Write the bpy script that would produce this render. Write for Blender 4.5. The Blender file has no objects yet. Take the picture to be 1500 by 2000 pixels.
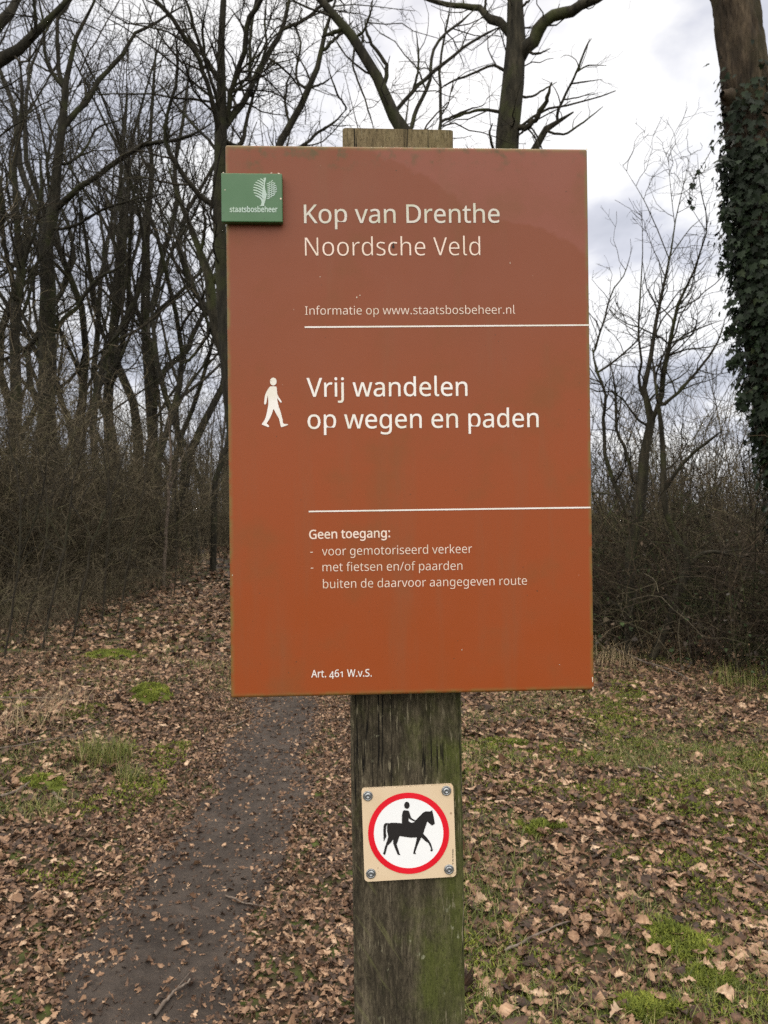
import bpy, bmesh, math, json, random
import numpy as np
from mathutils import Vector, Matrix, noise as mnoise

sc = bpy.context.scene
COL = sc.collection
R = math.radians

# ------------------------------------------------------------------ camera, sky, sun, exposure
CAM_Z = 1.5
FPX = 1500.0                                   # focal length in pixels of the 1500 x 2000 photograph
cam = bpy.data.cameras.new("camera")
cam.sensor_fit = 'AUTO'
cam.sensor_width = 36.0
cam.lens = 36.0 * FPX / 2000.0
cam.clip_start = 0.05
cam.clip_end = 2000.0
cam.dof.use_dof = True
cam.dof.focus_distance = 0.86
cam.dof.aperture_fstop = 27.0 / 1.3             # phone lens: an opening of about 1.3 mm
camo = bpy.data.objects.new("camera", cam)
camo.location = (0, 0, CAM_Z)
camo.rotation_euler = (R(90), 0, 0)
COL.objects.link(camo)
sc.camera = camo

SUN_EL, SUN_AZ = R(35), R(5)                  # behind the clouds, ahead and a little to the right
world = bpy.data.worlds.new("World")
sc.world = world
world.use_nodes = True
wt = world.node_tree
wt.nodes.clear()
def wn(t, **kw):
    n = wt.nodes.new(t)
    for k, v in kw.items():
        setattr(n, k, v)
    return n
w_out = wn("ShaderNodeOutputWorld")
w_bg = wn("ShaderNodeBackground")
w_bg.inputs["Strength"].default_value = 0.1
w_sky = wn("ShaderNodeTexSky", sky_type='NISHITA', sun_disc=False)
w_sky.sun_elevation = SUN_EL
w_sky.sun_rotation = SUN_AZ
w_tc = wn("ShaderNodeTexCoord")
w_sep = wn("ShaderNodeSeparateXYZ")
wt.links.new(w_tc.outputs["Generated"], w_sep.inputs[0])
w_abs = wn("ShaderNodeMath", operation='MAXIMUM'); w_abs.inputs[1].default_value = 0.0
wt.links.new(w_sep.outputs["Z"], w_abs.inputs[0])
w_add = wn("ShaderNodeMath", operation='ADD'); w_add.inputs[1].default_value = 0.35
wt.links.new(w_abs.outputs[0], w_add.inputs[0])
w_div = wn("ShaderNodeVectorMath", operation='DIVIDE')
w_cmb = wn("ShaderNodeCombineXYZ")
for i in range(3):
    wt.links.new(w_add.outputs[0], w_cmb.inputs[i])
wt.links.new(w_tc.outputs["Generated"], w_div.inputs[0])
wt.links.new(w_cmb.outputs[0], w_div.inputs[1])
w_noise = wn("ShaderNodeTexNoise")
w_noise.inputs["Scale"].default_value = 3.2
w_noise.inputs["Detail"].default_value = 6.0
w_noise.inputs["Roughness"].default_value = 0.5
w_noise.inputs["Distortion"].default_value = 0.3
w_map = wn("ShaderNodeMapping"); w_map.inputs["Location"].default_value = (3.1, 0.4, 1.7)
wt.links.new(w_div.outputs[0], w_map.inputs[0])
wt.links.new(w_map.outputs[0], w_noise.inputs["Vector"])
# brighter round the place where the sun stands behind the cloud
sd = Vector((math.sin(SUN_AZ) * math.cos(SUN_EL), math.cos(SUN_AZ) * math.cos(SUN_EL), math.sin(SUN_EL)))
w_dot = wn("ShaderNodeVectorMath", operation='DOT_PRODUCT')
w_dot.inputs[1].default_value = sd
wt.links.new(w_tc.outputs["Generated"], w_dot.inputs[0])
w_mr = wn("ShaderNodeMapRange", interpolation_type='SMOOTHSTEP')
w_mr.inputs["From Min"].default_value = 0.80
w_mr.inputs["From Max"].default_value = 1.0
w_mr.inputs["To Min"].default_value = 0.0
w_mr.inputs["To Max"].default_value = 0.15
wt.links.new(w_dot.outputs["Value"], w_mr.inputs["Value"])
w_sum = wn("ShaderNodeMath", operation='ADD')
wt.links.new(w_noise.outputs["Fac"], w_sum.inputs[0])
wt.links.new(w_mr.outputs[0], w_sum.inputs[1])
w_ramp = wn("ShaderNodeValToRGB")
el = w_ramp.color_ramp.elements
el[0].position = 0.38; el[0].color = (0.50, 0.53, 0.62, 1)
el[1].position = 0.63; el[1].color = (1.06, 1.06, 1.07, 1)
e = el.new(0.52); e.color = (0.70, 0.72, 0.81, 1)
wt.links.new(w_sum.outputs[0], w_ramp.inputs[0])
w_gain = wn("ShaderNodeVectorMath", operation='SCALE')
w_gain.inputs["Scale"].default_value = 11.0
w_f = wn("ShaderNodeMapRange", interpolation_type='SMOOTHSTEP')
w_f.inputs["From Min"].default_value = 0.0
w_f.inputs["From Max"].default_value = 0.7
w_warm = wn("ShaderNodeMix", data_type='RGBA')
w_warm.inputs["B"].default_value = (0.96, 0.92, 0.855, 1)
wt.links.new(w_f.outputs[0], w_warm.inputs["Factor"])
wt.links.new(w_ramp.outputs[0], w_warm.inputs["A"])
wt.links.new(w_warm.outputs["Result"], w_gain.inputs[0])
# unseen warm glow added high behind the camera, to light sign and ground
w_dot2 = wn("ShaderNodeVectorMath", operation='DOT_PRODUCT')
w_dot2.inputs[1].default_value = (-0.10, -0.42, 0.90)
wt.links.new(w_tc.outputs["Generated"], w_dot2.inputs[0])
w_zen = wn("ShaderNodeMapRange", interpolation_type='SMOOTHSTEP')
w_zen.inputs["From Min"].default_value = 0.15
w_zen.inputs["From Max"].default_value = 0.95
w_zen.inputs["To Min"].default_value = 9.6
w_zen.inputs["To Max"].default_value = 33.0
wt.links.new(w_dot2.outputs["Value"], w_zen.inputs["Value"])
wt.links.new(w_dot2.outputs["Value"], w_f.inputs["Value"])
wt.links.new(w_zen.outputs[0], w_gain.inputs["Scale"])
w_mix = wn("ShaderNodeMix", data_type='RGBA')
w_mix.inputs["Factor"].default_value = 0.93
wt.links.new(w_sky.outputs[0], w_mix.inputs["A"])
wt.links.new(w_gain.outputs[0], w_mix.inputs["B"])
wt.links.new(w_mix.outputs["Result"], w_bg.inputs["Color"])
wt.links.new(w_bg.outputs[0], w_out.inputs[0])

sun = bpy.data.lights.new("sun", 'SUN')
sun.energy = 1.4
sun.angle = R(12)
sun.color = (1.0, 0.92, 0.82)
suno = bpy.data.objects.new("sun", sun)
suno.rotation_euler = (-sd).to_track_quat('-Z', 'Y').to_euler()
suno.location = (3, 8, 12)
COL.objects.link(suno)

sc.view_settings.view_transform = 'Standard'
sc.view_settings.look = 'None'
sc.view_settings.gamma = 1.0
sc.view_settings.exposure = 0.1
sc.render.engine = 'CYCLES'
sc.cycles.use_denoising = False
sc.cycles.max_bounces = 6
sc.cycles.diffuse_bounces = 3
sc.cycles.glossy_bounces = 3
sc.cycles.transparent_max_bounces = 8

# ------------------------------------------------------------------ helpers
def W(px, py, Y):
    """A point of the photograph put Y metres ahead of the camera."""
    return np.array([(px - 750.0) / FPX * Y, Y, CAM_Z - (py - 1000.0) / FPX * Y])

def tag(o, label=None, cat=None, group=None, kind=None):
    if label: o["label"] = label
    if cat: o["category"] = cat
    if group: o["group"] = group
    if kind: o["kind"] = kind
    return o

def empty(name, loc=(0, 0, 0), rot=None):
    o = bpy.data.objects.new(name, None)
    o.empty_display_size = 0.1
    o.location = loc
    if rot is not None: o.rotation_euler = rot
    COL.objects.link(o)
    return o

def link(name, me, mat=None, parent=None):
    o = bpy.data.objects.new(name, me)
    if mat is not None: me.materials.append(mat)
    COL.objects.link(o)
    if parent is not None: o.parent = parent
    return o

def np_mesh(name, verts, faces, smooth=False, tint=None):
    """faces: (m,3) or (m,4) int array or a list of such arrays."""
    if not isinstance(faces, list): faces = [faces]
    me = bpy.data.meshes.new(name)
    verts = np.asarray(verts, np.float32)
    me.vertices.add(len(verts)); me.vertices.foreach_set("co", verts.ravel())
    tot = np.concatenate([np.full(len(f), f.shape[1], np.int32) for f in faces])
    idx = np.concatenate([f.ravel() for f in faces]).astype(np.int32)
    me.loops.add(len(idx)); me.loops.foreach_set("vertex_index", idx)
    me.polygons.add(len(tot))
    st = np.zeros(len(tot), np.int32); st[1:] = np.cumsum(tot)[:-1]
    me.polygons.foreach_set("loop_start", st)
    me.polygons.foreach_set("loop_total", tot)
    me.polygons.foreach_set("use_smooth", np.full(len(tot), smooth, bool))
    if tint is not None:
        a = me.attributes.new("tint", 'FLOAT', 'POINT')
        a.data.foreach_set("value", np.asarray(tint, np.float32))
    me.update(calc_edges=True)
    return me

def bm_obj(name, bm, mat, parent=None, smooth=False):
    me = bpy.data.meshes.new(name)
    bm.to_mesh(me); bm.free()
    for p in me.polygons: p.use_smooth = smooth
    return link(name, me, mat, parent)

def hash2(ix, iy, seed):
    h = (ix.astype(np.int64) * 374761393 + iy.astype(np.int64) * 668265263 + seed * 2147483647) & 0xFFFFFFFF
    h = ((h ^ (h >> 13)) * 1274126177) & 0xFFFFFFFF
    return ((h ^ (h >> 16)) & 0xFFFF) / 65535.0

def vnoise(x, y, s, seed=0):
    x = np.asarray(x, float) / s; y = np.asarray(y, float) / s
    ix = np.floor(x); iy = np.floor(y); fx = x - ix; fy = y - iy
    fx = fx * fx * (3 - 2 * fx); fy = fy * fy * (3 - 2 * fy)
    a = hash2(ix, iy, seed); b = hash2(ix + 1, iy, seed); c = hash2(ix, iy + 1, seed); d = hash2(ix + 1, iy + 1, seed)
    return (a * (1 - fx) + b * fx) * (1 - fy) + (c * (1 - fx) + d * fx) * fy

PATH = np.array([[-0.55, -3], [-0.62, 0], [-0.74, 2.25], [-0.70, 3.2], [-0.72, 4.5], [-0.75, 6.0], [-1.0, 9], [-1.6, 12], [-3.0, 17], [-5.4, 24], [-8.5, 32], [-14, 45]], float)
def path_x(y):
    return np.interp(y, PATH[:, 1], PATH[:, 0])
def path_half(y):
    return np.interp(y, [-3, 2, 3, 6, 12, 45], [0.42, 0.40, 0.32, 0.33, 0.4, 0.5])

def gz(x, y):
    x = np.asarray(x, float); y = np.asarray(y, float)
    near = np.clip(1.3 - np.abs(y) / 60.0, 0.3, 1)
    z = 0.06 * (vnoise(x, y, 1.1, 1) - .5) + 0.035 * (vnoise(x, y, 0.42, 2) - .5) + 0.018 * (vnoise(x, y, 0.16, 3) - .5)
    z = z * near + 0.25 * (vnoise(x, y, 7.0, 4) - .5) * np.clip((y - 4) / 12, 0, 1)
    d = np.abs(x - path_x(y))
    z = z - 0.05 * np.clip(1 - d / 0.75, 0, 1) ** 1.0 * (y < 45) + .03 * (vnoise(x, y, .24, 6) - .5) * np.clip(1.2 - d / .5, 0, 1) * (y < 12)
    z = z + 0.13 * np.clip((-x - 1.35) / 0.9, 0, 1) * np.clip((9 - y) / 4, 0, 1)      # the low bank beside the path
    return z

# ---------------------------------------------- node materials
def new_mat(name):
    m = bpy.data.materials.new(name); m.use_nodes = True
    nt = m.node_tree
    b = nt.nodes["Principled BSDF"]
    return m, nt, b

def ramp_node(nt, stops, fac):
    r = nt.nodes.new("ShaderNodeValToRGB")
    els = r.color_ramp.elements
    while len(els) < len(stops): els.new(0.5)
    for e_, (p, c) in zip(els, stops):
        e_.position = p; e_.color = (*c, 1)
    nt.links.new(fac, r.inputs[0])
    return r.outputs[0]

def noise_node(nt, scale, detail=4, rough=.55, stretch=(1, 1, 1), loc=(0, 0, 0), coord="Object", dist=0.0):
    tc = nt.nodes.new("ShaderNodeTexCoord"); mp = nt.nodes.new("ShaderNodeMapping")
    mp.inputs["Scale"].default_value = stretch; mp.inputs["Location"].default_value = loc
    n = nt.nodes.new("ShaderNodeTexNoise")
    n.inputs["Scale"].default_value = scale; n.inputs["Detail"].default_value = detail
    n.inputs["Roughness"].default_value = rough; n.inputs["Distortion"].default_value = dist
    nt.links.new(tc.outputs[coord], mp.inputs[0]); nt.links.new(mp.outputs[0], n.inputs["Vector"])
    return n.outputs["Fac"]

def mixc(nt, fac, a, b, blend='MIX'):
    m = nt.nodes.new("ShaderNodeMix"); m.data_type = 'RGBA'; m.blend_type = blend
    for sock, v in (("Factor", fac), ("A", a), ("B", b)):
        s = m.inputs[sock]
        if isinstance(v, (int, float)): s.default_value = v
        elif isinstance(v, tuple): s.default_value = (*v, 1)
        else: nt.links.new(v, s)
    return m.outputs["Result"]

def mrange(nt, v, a, b, c=0.0, d=1.0):
    m = nt.nodes.new("ShaderNodeMapRange"); m.interpolation_type = 'SMOOTHSTEP'
    m.inputs["From Min"].default_value = a; m.inputs["From Max"].default_value = b
    m.inputs["To Min"].default_value = c; m.inputs["To Max"].default_value = d
    nt.links.new(v, m.inputs["Value"])
    return m.outputs[0]

def mth(nt, op, a, b=0.0):
    m = nt.nodes.new("ShaderNodeMath"); m.operation = op
    for i, v in enumerate((a, b)):
        if isinstance(v, (int, float)): m.inputs[i].default_value = v
        else: nt.links.new(v, m.inputs[i])
    return m.outputs[0]

def xyz(nt, coord="Object"):
    tc = nt.nodes.new("ShaderNodeTexCoord"); s = nt.nodes.new("ShaderNodeSeparateXYZ")
    nt.links.new(tc.outputs[coord], s.inputs[0])
    return s.outputs

def bump(nt, b, h, strength=.4, dist=.01):
    bp = nt.nodes.new("ShaderNodeBump")
    bp.inputs["Strength"].default_value = strength; bp.inputs["Distance"].default_value = dist
    nt.links.new(h, bp.inputs["Height"]); nt.links.new(bp.outputs[0], b.inputs["Normal"])

def simple_mat(name, col, rough=.6, metal=0.0, spec=.5):
    m, nt, b = new_mat(name)
    b.inputs["Base Color"].default_value = (*col, 1); b.inputs["Roughness"].default_value = rough
    b.inputs["Metallic"].default_value = metal; b.inputs["Specular IOR Level"].default_value = spec
    return m

def mottled(name, stops, scale, rough=.85, bstr=.5, bdist=.01, stretch=(1, 1, 1), detail=5, spec=.3, coord="Object"):
    m, nt, b = new_mat(name)
    n = noise_node(nt, scale, detail, .6, stretch, coord=coord)
    nt.links.new(ramp_node(nt, stops, n), b.inputs["Base Color"])
    b.inputs["Roughness"].default_value = rough; b.inputs["Specular IOR Level"].default_value = spec
    if bstr: bump(nt, b, n, bstr, bdist)
    return m

def tint_mat(name, stops, rough=.75, spec=.3, fine=None, trans=0.0):
    """Colour from the mesh's own random tint per leaf or blade."""
    m, nt, b = new_mat(name)
    a = nt.nodes.new("ShaderNodeAttribute"); a.attribute_name = "tint"
    col = ramp_node(nt, stops, a.outputs["Fac"])
    if fine:
        n = noise_node(nt, fine, 3)
        col = mixc(nt, mrange(nt, n, .3, .75, 0, .45), col, (0.05, 0.035, 0.025))
    nt.links.new(col, b.inputs["Base Color"])
    b.inputs["Roughness"].default_value = rough; b.inputs["Specular IOR Level"].default_value = spec
    if trans:
        t = nt.nodes.new("ShaderNodeBsdfTranslucent"); nt.links.new(col, t.inputs[0])
        mx = nt.nodes.new("ShaderNodeMixShader"); mx.inputs[0].default_value = trans
        nt.links.new(b.outputs[0], mx.inputs[1]); nt.links.new(t.outputs[0], mx.inputs[2])
        nt.links.new(mx.outputs[0], nt.nodes["Material Output"].inputs["Surface"])
    return m

# ---------------------------------------------- tubes and branching
def tubes(P, Rr, sides, rng):
    """P (K,n,3), Rr (K,n) -> verts, quads of K tapering tubes."""
    K, n, _ = P.shape
    T = np.empty_like(P)
    T[:, 1:-1] = P[:, 2:] - P[:, :-2]; T[:, 0] = P[:, 1] - P[:, 0]; T[:, -1] = P[:, -1] - P[:, -2]
    T /= np.linalg.norm(T, axis=2, keepdims=True) + 1e-9
    mean = P[:, -1] - P[:, 0]
    ref = np.where((np.abs(mean[:, 2]) > .75 * np.linalg.norm(mean, axis=1))[:, None], np.array([1., .13, 0]), np.array([.05, .1, 1.]))[:, None, :]
    A = np.cross(T, ref); A /= np.linalg.norm(A, axis=2, keepdims=True) + 1e-9
    B = np.cross(T, A)
    ang = np.arange(sides) * 2 * math.pi / sides
    rr = Rr[:, :, None, None]
    V = P[:, :, None, :] + rr * (A[:, :, None, :] * np.cos(ang)[None, None, :, None] + B[:, :, None, :] * np.sin(ang)[None, None, :, None])
    if sides >= 8:
        V = V + (V - P[:, :, None, :]) * (0.16 * (rng.random((K, n, sides, 1)) - .5))
    base = (np.arange(K)[:, None, None] * n + np.arange(n - 1)[None, :, None]) * sides
    j = np.arange(sides)[None, None, :]; j2 = (j + 1) % sides
    F = np.stack([base + j, base + j2, base + sides + j2, base + sides + j], -1).reshape(-1, 4)
    return V.reshape(-1, 3), F

class Wood:
    """Collects tubes for one mesh."""
    def __init__(s): s.v = []; s.f = []; s.n = 0; s.t = []
    def add(s, P, Rr, sides, rng):
        if len(P) == 0: return
        V, F = tubes(P, Rr, sides, rng); s.v.append(V); s.f.append(F + s.n); s.n += len(V); s.t.append(np.repeat(rng.beta(1.3, 2.0, len(P)), len(V) // len(P)))
    def mesh(s, name, smooth=True):
        return np_mesh(name, np.concatenate(s.v), np.concatenate(s.f), smooth, np.concatenate(s.t))

def resample(pts, rad, n, wig, rng):
    """Catmull-Rom through the given points, n points long, with small wiggles."""
    pts = np.asarray(pts, float); rad = np.asarray(rad, float)
    q = np.concatenate([[2 * pts[0] - pts[1]], pts, [2 * pts[-1] - pts[-2]]])
    m = len(pts) - 1
    seg = np.linalg.norm(np.diff(pts, axis=0), axis=1); cum = np.concatenate([[0], np.cumsum(seg)]) / seg.sum()
    t = np.linspace(0, 1, n); k = np.clip(np.searchsorted(cum, t, side='right') - 1, 0, m - 1)
    u = ((t - cum[k]) / (cum[k + 1] - cum[k] + 1e-9))[:, None]
    p0, p1, p2, p3 = q[k], q[k + 1], q[k + 2], q[k + 3]
    out = .5 * (2 * p1 + (p2 - p0) * u + (2 * p0 - 5 * p1 + 4 * p2 - p3) * u ** 2 + (3 * p1 - p0 - 3 * p2 + p3) * u ** 3)
    if wig:
        w = rng.normal(size=out.shape) * (wig * np.interp(t, cum, rad))[:, None]; w[0] = 0
        out = out + w
    return out, np.interp(t, cum, rad)

def spawn(P, Rr, per_m, rng, lrange, arange=(30, 65), n=5, wig=.22, up=.06, tmin=.15, rfac=.5, rmin=.003, lscale=None, taper=.35, cap=40):
    """Side branches along the parent paths P (K,n,3): positions at random, lengths in metres, all grown at once."""
    K, m, _ = P.shape
    if K == 0: return np.zeros((0, n, 3)), np.zeros((0, n))
    L = np.linalg.norm(np.diff(P, axis=1), axis=2).sum(1)
    cnt = np.minimum(rng.poisson(np.maximum(L * per_m * (1 - tmin), .01)), cap)
    par = np.repeat(np.arange(K), cnt); C = len(par)
    if C == 0: return np.zeros((0, n, 3)), np.zeros((0, n))
    t = tmin + (1 - tmin) * rng.random(C); s = t * (m - 1); i = np.minimum(s.astype(int), m - 2); u = (s - i)[:, None]
    p = P[par, i] * (1 - u) + P[par, i + 1] * u
    d = P[par, i + 1] - P[par, i]; d /= np.linalg.norm(d, axis=1, keepdims=True) + 1e-9
    r0 = Rr[par, i] * (1 - u[:, 0]) + Rr[par, i + 1] * u[:, 0]
    q = rng.normal(size=(C, 3)); q -= (q * d).sum(1, keepdims=True) * d; q /= np.linalg.norm(q, axis=1, keepdims=True) + 1e-9
    a = np.radians(rng.uniform(arange[0], arange[1], C))[:, None]
    d = d * np.cos(a) + q * np.sin(a)
    ln = rng.uniform(lrange[0], lrange[1], C) * (1.15 - .6 * t)
    if lscale is not None: ln = ln * np.clip(L[par] * lscale, .3, 1.3)
    st = (ln / (n - 1))[:, None]
    out = np.empty((C, n, 3)); out[:, 0] = p
    for k in range(1, n):
        d = d + rng.normal(size=(C, 3)) * wig; d[:, 2] += up
        d /= np.linalg.norm(d, axis=1, keepdims=True)
        out[:, k] = out[:, k - 1] + d * st
    rb = np.maximum(np.minimum(r0 * rfac, .0055 + ln * .0115), rmin)
    rr = rb[:, None] * np.linspace(1, taper, n)[None, :]
    return out, np.maximum(rr, rmin * .6)

# ------------------------------------------------------------------ materials
M_SOIL = mottled("forest_soil", [(.3, (.020, .014, .009)), (.46, (.050, .034, .022)), (.54, (.035, .036, .012)), (.66, (.06, .075, .018)), (.8, (.10, .12, .03))], 7.0, .95, .9, .02, detail=8, spec=.15)
m, nt, b = new_mat("trodden_earth")
n1 = noise_node(nt, 3.0, 6, .6); n2 = noise_node(nt, 60.0, 5, .65)
n3 = noise_node(nt, 11.0, 5, .65, loc=(4, 2, 0)); c = ramp_node(nt, [(.3, (.020, .015, .0125)), (.5, (.047, .037, .031)), (.70, (.095, .075, .062))], mth(nt, 'ADD', mth(nt, 'MULTIPLY', n1, .55), mth(nt, 'MULTIPLY', n3, .45)))
c = mixc(nt, mrange(nt, n2, .55, .72, 0, .55), c, (.13, .092, .065))
c = mixc(nt, mrange(nt, n2, .28, .40, .6, 0), c, (.025, .018, .014))
nt.links.new(c, b.inputs["Base Color"]); b.inputs["Roughness"].default_value = .95; b.inputs["Specular IOR Level"].default_value = .2
bump(nt, b, mth(nt, 'ADD', n2, mth(nt, 'MULTIPLY', n3, 1.5)), .9, .025)
M_EARTH = m
LEAF_STOPS = [(0.0, (.020, .011, .007)), (.22, (.065, .033, .018)), (.45, (.165, .088, .048)), (.66, (.28, .165, .095)), (.86, (.41, .265, .165)), (1.0, (.52, .38, .26))]
M_LEAF = tint_mat("dead_oak_leaf", LEAF_STOPS, .7, .35, fine=45.0)
M_GRASS = tint_mat("grass_blade", [(0, (.040, .056, .014)), (.4, (.10, .125, .028)), (.65, (.19, .19, .05)), (.85, (.34, .28, .13)), (1, (.46, .37, .2))], .6, .3, trans=.25)
M_MOSS = tint_mat("moss_frond", [(0, (.035, .046, .010)), (.5, (.125, .148, .024)), (1, (.27, .28, .05))], .9, .15, trans=.15)
M_DRY = tint_mat("dry_grass", [(0, (.16, .11, .06)), (1, (.42, .33, .2))], .7, .2)

def bark_mat(name, dark, mid, light, green, gamt, vary=.0):
    m, nt, b = new_mat(name)
    n = noise_node(nt, 14.0, 6, .65, (1, 1, .22)); n2 = noise_node(nt, 2.2, 4, .55, loc=(5, 2, 1))
    c = ramp_node(nt, [(.3, dark), (.5, mid), (.72, light)], n)
    c = mixc(nt, mrange(nt, n2, .48, .66, 0, gamt), c, green)
    if vary:                                       # each stem has its own tone
        a = nt.nodes.new("ShaderNodeAttribute"); a.attribute_name = "tint"
        c = mixc(nt, 1.0, c, ramp_node(nt, [(0, (1 - vary,) * 3), (.35, (1, 1, 1)), (1, (1 + 1.0 * vary, 1 + .95 * vary, 1 + .85 * vary))], a.outputs["Fac"]), 'MULTIPLY')
    nt.links.new(c, b.inputs["Base Color"]); b.inputs["Roughness"].default_value = .92; b.inputs["Specular IOR Level"].default_value = .2
    bump(nt, b, n, .9, .03)
    return m
M_BARK = bark_mat("oak_bark", (.008, .007, .005), (.018, .016, .011), (.040, .035, .025), (.030, .034, .012), .6)
M_BARK2 = bark_mat("greenish_bark", (.009, .008, .005), (.024, .021, .014), (.056, .048, .032), (.040, .045, .015), .8)
M_BARKIVY = bark_mat("ridged_brown_bark", (.008, .006, .004), (.036, .026, .017), (.10, .074, .048), (.045, .042, .02), .4)
M_TWIG = bark_mat("twig_bark", (.013, .011, .008), (.026, .022, .016), (.05, .043, .03), (.035, .038, .015), .4, .4)
M_BRUSH = bark_mat("undergrowth_twig", (.034, .028, .017), (.078, .063, .041), (.16, .132, .09), (.07, .07, .03), .5, .75)
M_BRAMBLE = bark_mat("bramble_cane", (.014, .010, .007), (.036, .026, .017), (.085, .066, .045), (.032, .042, .014), .8, .85)
M_FARWOOD = bark_mat("far_bark", (.02, .018, .015), (.042, .036, .03), (.08, .07, .06), (.045, .045, .024), .3)

# ------------------------------------------------------------------ ground and path
def grow_axis(a, step0, far):
    out = [a]; s = step0
    while abs(out[-1]) < far:
        s *= 1.13; out.append(out[-1] + (s if far > 0 else s))
    return out
xs_p = np.array(grow_axis(4.5, .06, 400)); xs = np.concatenate([-xs_p[::-1], np.arange(-4.44, 4.46, .06), xs_p])
ys_f = np.array(grow_axis(11.0, .07, 600)); yb = np.array(grow_axis(0.5, .12, 300))
ys = np.concatenate([-(yb[::-1]) + 1.0, np.arange(.57, 10.96, .06), ys_f])
ys = np.unique(ys)
GX, GY = np.meshgrid(xs, ys); GZ = gz(GX, GY)
V = np.stack([GX, GY, GZ], -1).reshape(-1, 3)
nx, ny = len(xs), len(ys)
I = (np.arange(ny - 1)[:, None] * nx + np.arange(nx - 1)[None, :])
F = np.stack([I, I + 1, I + nx + 1, I + nx], -1).reshape(-1, 4)
tag(link("forest_ground", np_mesh("forest_ground", V, F, True), M_SOIL), kind="structure")

tt = np.concatenate([np.arange(-2, 12, .07), np.arange(12, 45, .4)]); ss = np.linspace(-1, 1, 25)
S, T = np.meshgrid(ss, tt)
hw = path_half(T) * (1.0 + .45 * (vnoise(T, S * 0 + (S > 0) * 9, .7, 11) - .5) + .35 * (vnoise(T, (S > 0) * 5.0, .2, 12) - .5))
PX = path_x(T) + S * hw; PZ = gz(PX, T) + .008 - .030 * np.clip((np.abs(S) - .8) / .2, 0, 1)
V = np.stack([PX, T, PZ], -1).reshape(-1, 3); n_s = len(ss)
I = (np.arange(len(tt) - 1)[:, None] * n_s + np.arange(n_s - 1)[None, :])
F = np.stack([I, I + 1, I + n_s + 1, I + n_s], -1).reshape(-1, 4)
tag(link("path", np_mesh("path", V, F, True), M_EARTH), kind="structure")

# ------------------------------------------------------------------ fallen leaves
def oak_template(full=True):
    """outline half widths along the leaf (0..1): lobes in and out"""
    if full:
        ts = np.array([0, .08, .16, .24, .31, .39, .46, .55, .62, .71, .78, .87, .93, 1.0])
        ws = np.array([.015, .045, .11, .085, .19, .135, .26, .18, .29, .205, .25, .18, .14, .03])
    else:
        ts = np.array([0, .22, .34, .48, .6, .75, 1.0]); ws = np.array([.02, .16, .10, .28, .17, .28, .03])
    return ts, ws

def leaves_mesh(name, x, y, size, rng, full=True, lift=.008, tilt=.24, z0=None, tint=None, flat=.62):
    N = len(x); ts, ws = oak_template(full); m = len(ts)
    el_ = .30 * np.sin(math.pi * np.clip(ts * .96 + .03, 0, 1)) ** .8
    ws_ = np.where((rng.random(N) < .28)[:, None], el_[None, :], ws[None, :])
    cut = rng.random(N); ws_ = np.where((cut < .25)[:, None] & (ts[None, :] > (.45 + cut * 1.2)[:, None]), ws_ * .15, ws_)
    w = ws_ * rng.uniform(.75, 1.25, (N, 1)) * (1 + rng.uniform(-.14, .14, (N, m)))
    w2 = ws_ * rng.uniform(.75, 1.25, (N, 1)) * (1 + rng.uniform(-.14, .14, (N, m)))
    cx = rng.normal(0, .10, (N, 1)) * (ts - .5)[None, :] ** 2 * 4
    sh = rng.normal(0, .02, (N, m))
    loc = np.zeros((N, m, 3, 3))
    loc[:, :, 0, 0] = cx - w; loc[:, :, 1, 0] = cx; loc[:, :, 2, 0] = cx + w2
    for k in range(3): loc[:, :, k, 1] = ts[None, :] - .5 + (0 if k == 1 else .06) * (ws > .2)[None, :] + (sh if k != 1 else 0)
    a = rng.normal(.5, 1.0, (N, 1)) * flat * np.where(rng.random((N, 1)) < .18, 2.0, 1.0); bb = rng.normal(0, .55, (N, 1)) * flat; c3 = rng.normal(0, .5, (N, 1)) * flat
    yy = (ts - .5)[None, :]
    for k, X in ((0, -w), (1, 0 * w), (2, w2)):
        loc[:, :, k, 2] = a * X ** 2 * 2.2 + bb * yy ** 2 + c3 * yy * X + (0 if k == 1 else 1) * rng.normal(0, .034, (N, m)) + (.0 if k == 1 else .10 * np.abs(X)) * np.sign(a)
    loc *= size[:, None, None, None]
    yaw = rng.uniform(0, 2 * math.pi, N); tx = rng.normal(0, tilt, N); ty = rng.normal(0, tilt, N)
    def rot(axis, an):
        c_, s_ = np.cos(an), np.sin(an); M = np.zeros((N, 3, 3)); i, j = [(1, 2), (2, 0), (0, 1)][axis]
        M[:, axis, axis] = 1; M[:, i, i] = c_; M[:, j, j] = c_; M[:, i, j] = -s_; M[:, j, i] = s_
        return M
    Mx = rot(2, yaw) @ rot(0, tx) @ rot(1, ty)
    out = np.einsum('nij,nmkj->nmki', Mx, loc)
    zz = gz(x, y) if z0 is None else z0
    low = out[..., 2].reshape(N, -1).min(1)
    out[..., 0] += x[:, None, None]; out[..., 1] += y[:, None, None]
    out[..., 2] += (zz - np.maximum(low, -.02) * .75 + rng.uniform(0, lift, N))[:, None, None]
    I = np.arange(N)[:, None, None] * m * 3 + np.arange(m - 1)[None, :, None] * 3 + np.arange(2)[None, None, :]
    F = np.stack([I, I + 1, I + 4, I + 3], -1).reshape(-1, 4)
    if tint is None: tint = np.clip(rng.beta(1.25, 1.7, N), 0, 1)
    tn = np.repeat(tint, m * 3) + rng.normal(0, .07, N * m * 3) + np.tile(np.array([-.05, .07, -.05]), N * m)
    return np_mesh(name, out.reshape(-1, 3), F, False, np.clip(tn, 0, 1))

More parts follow.
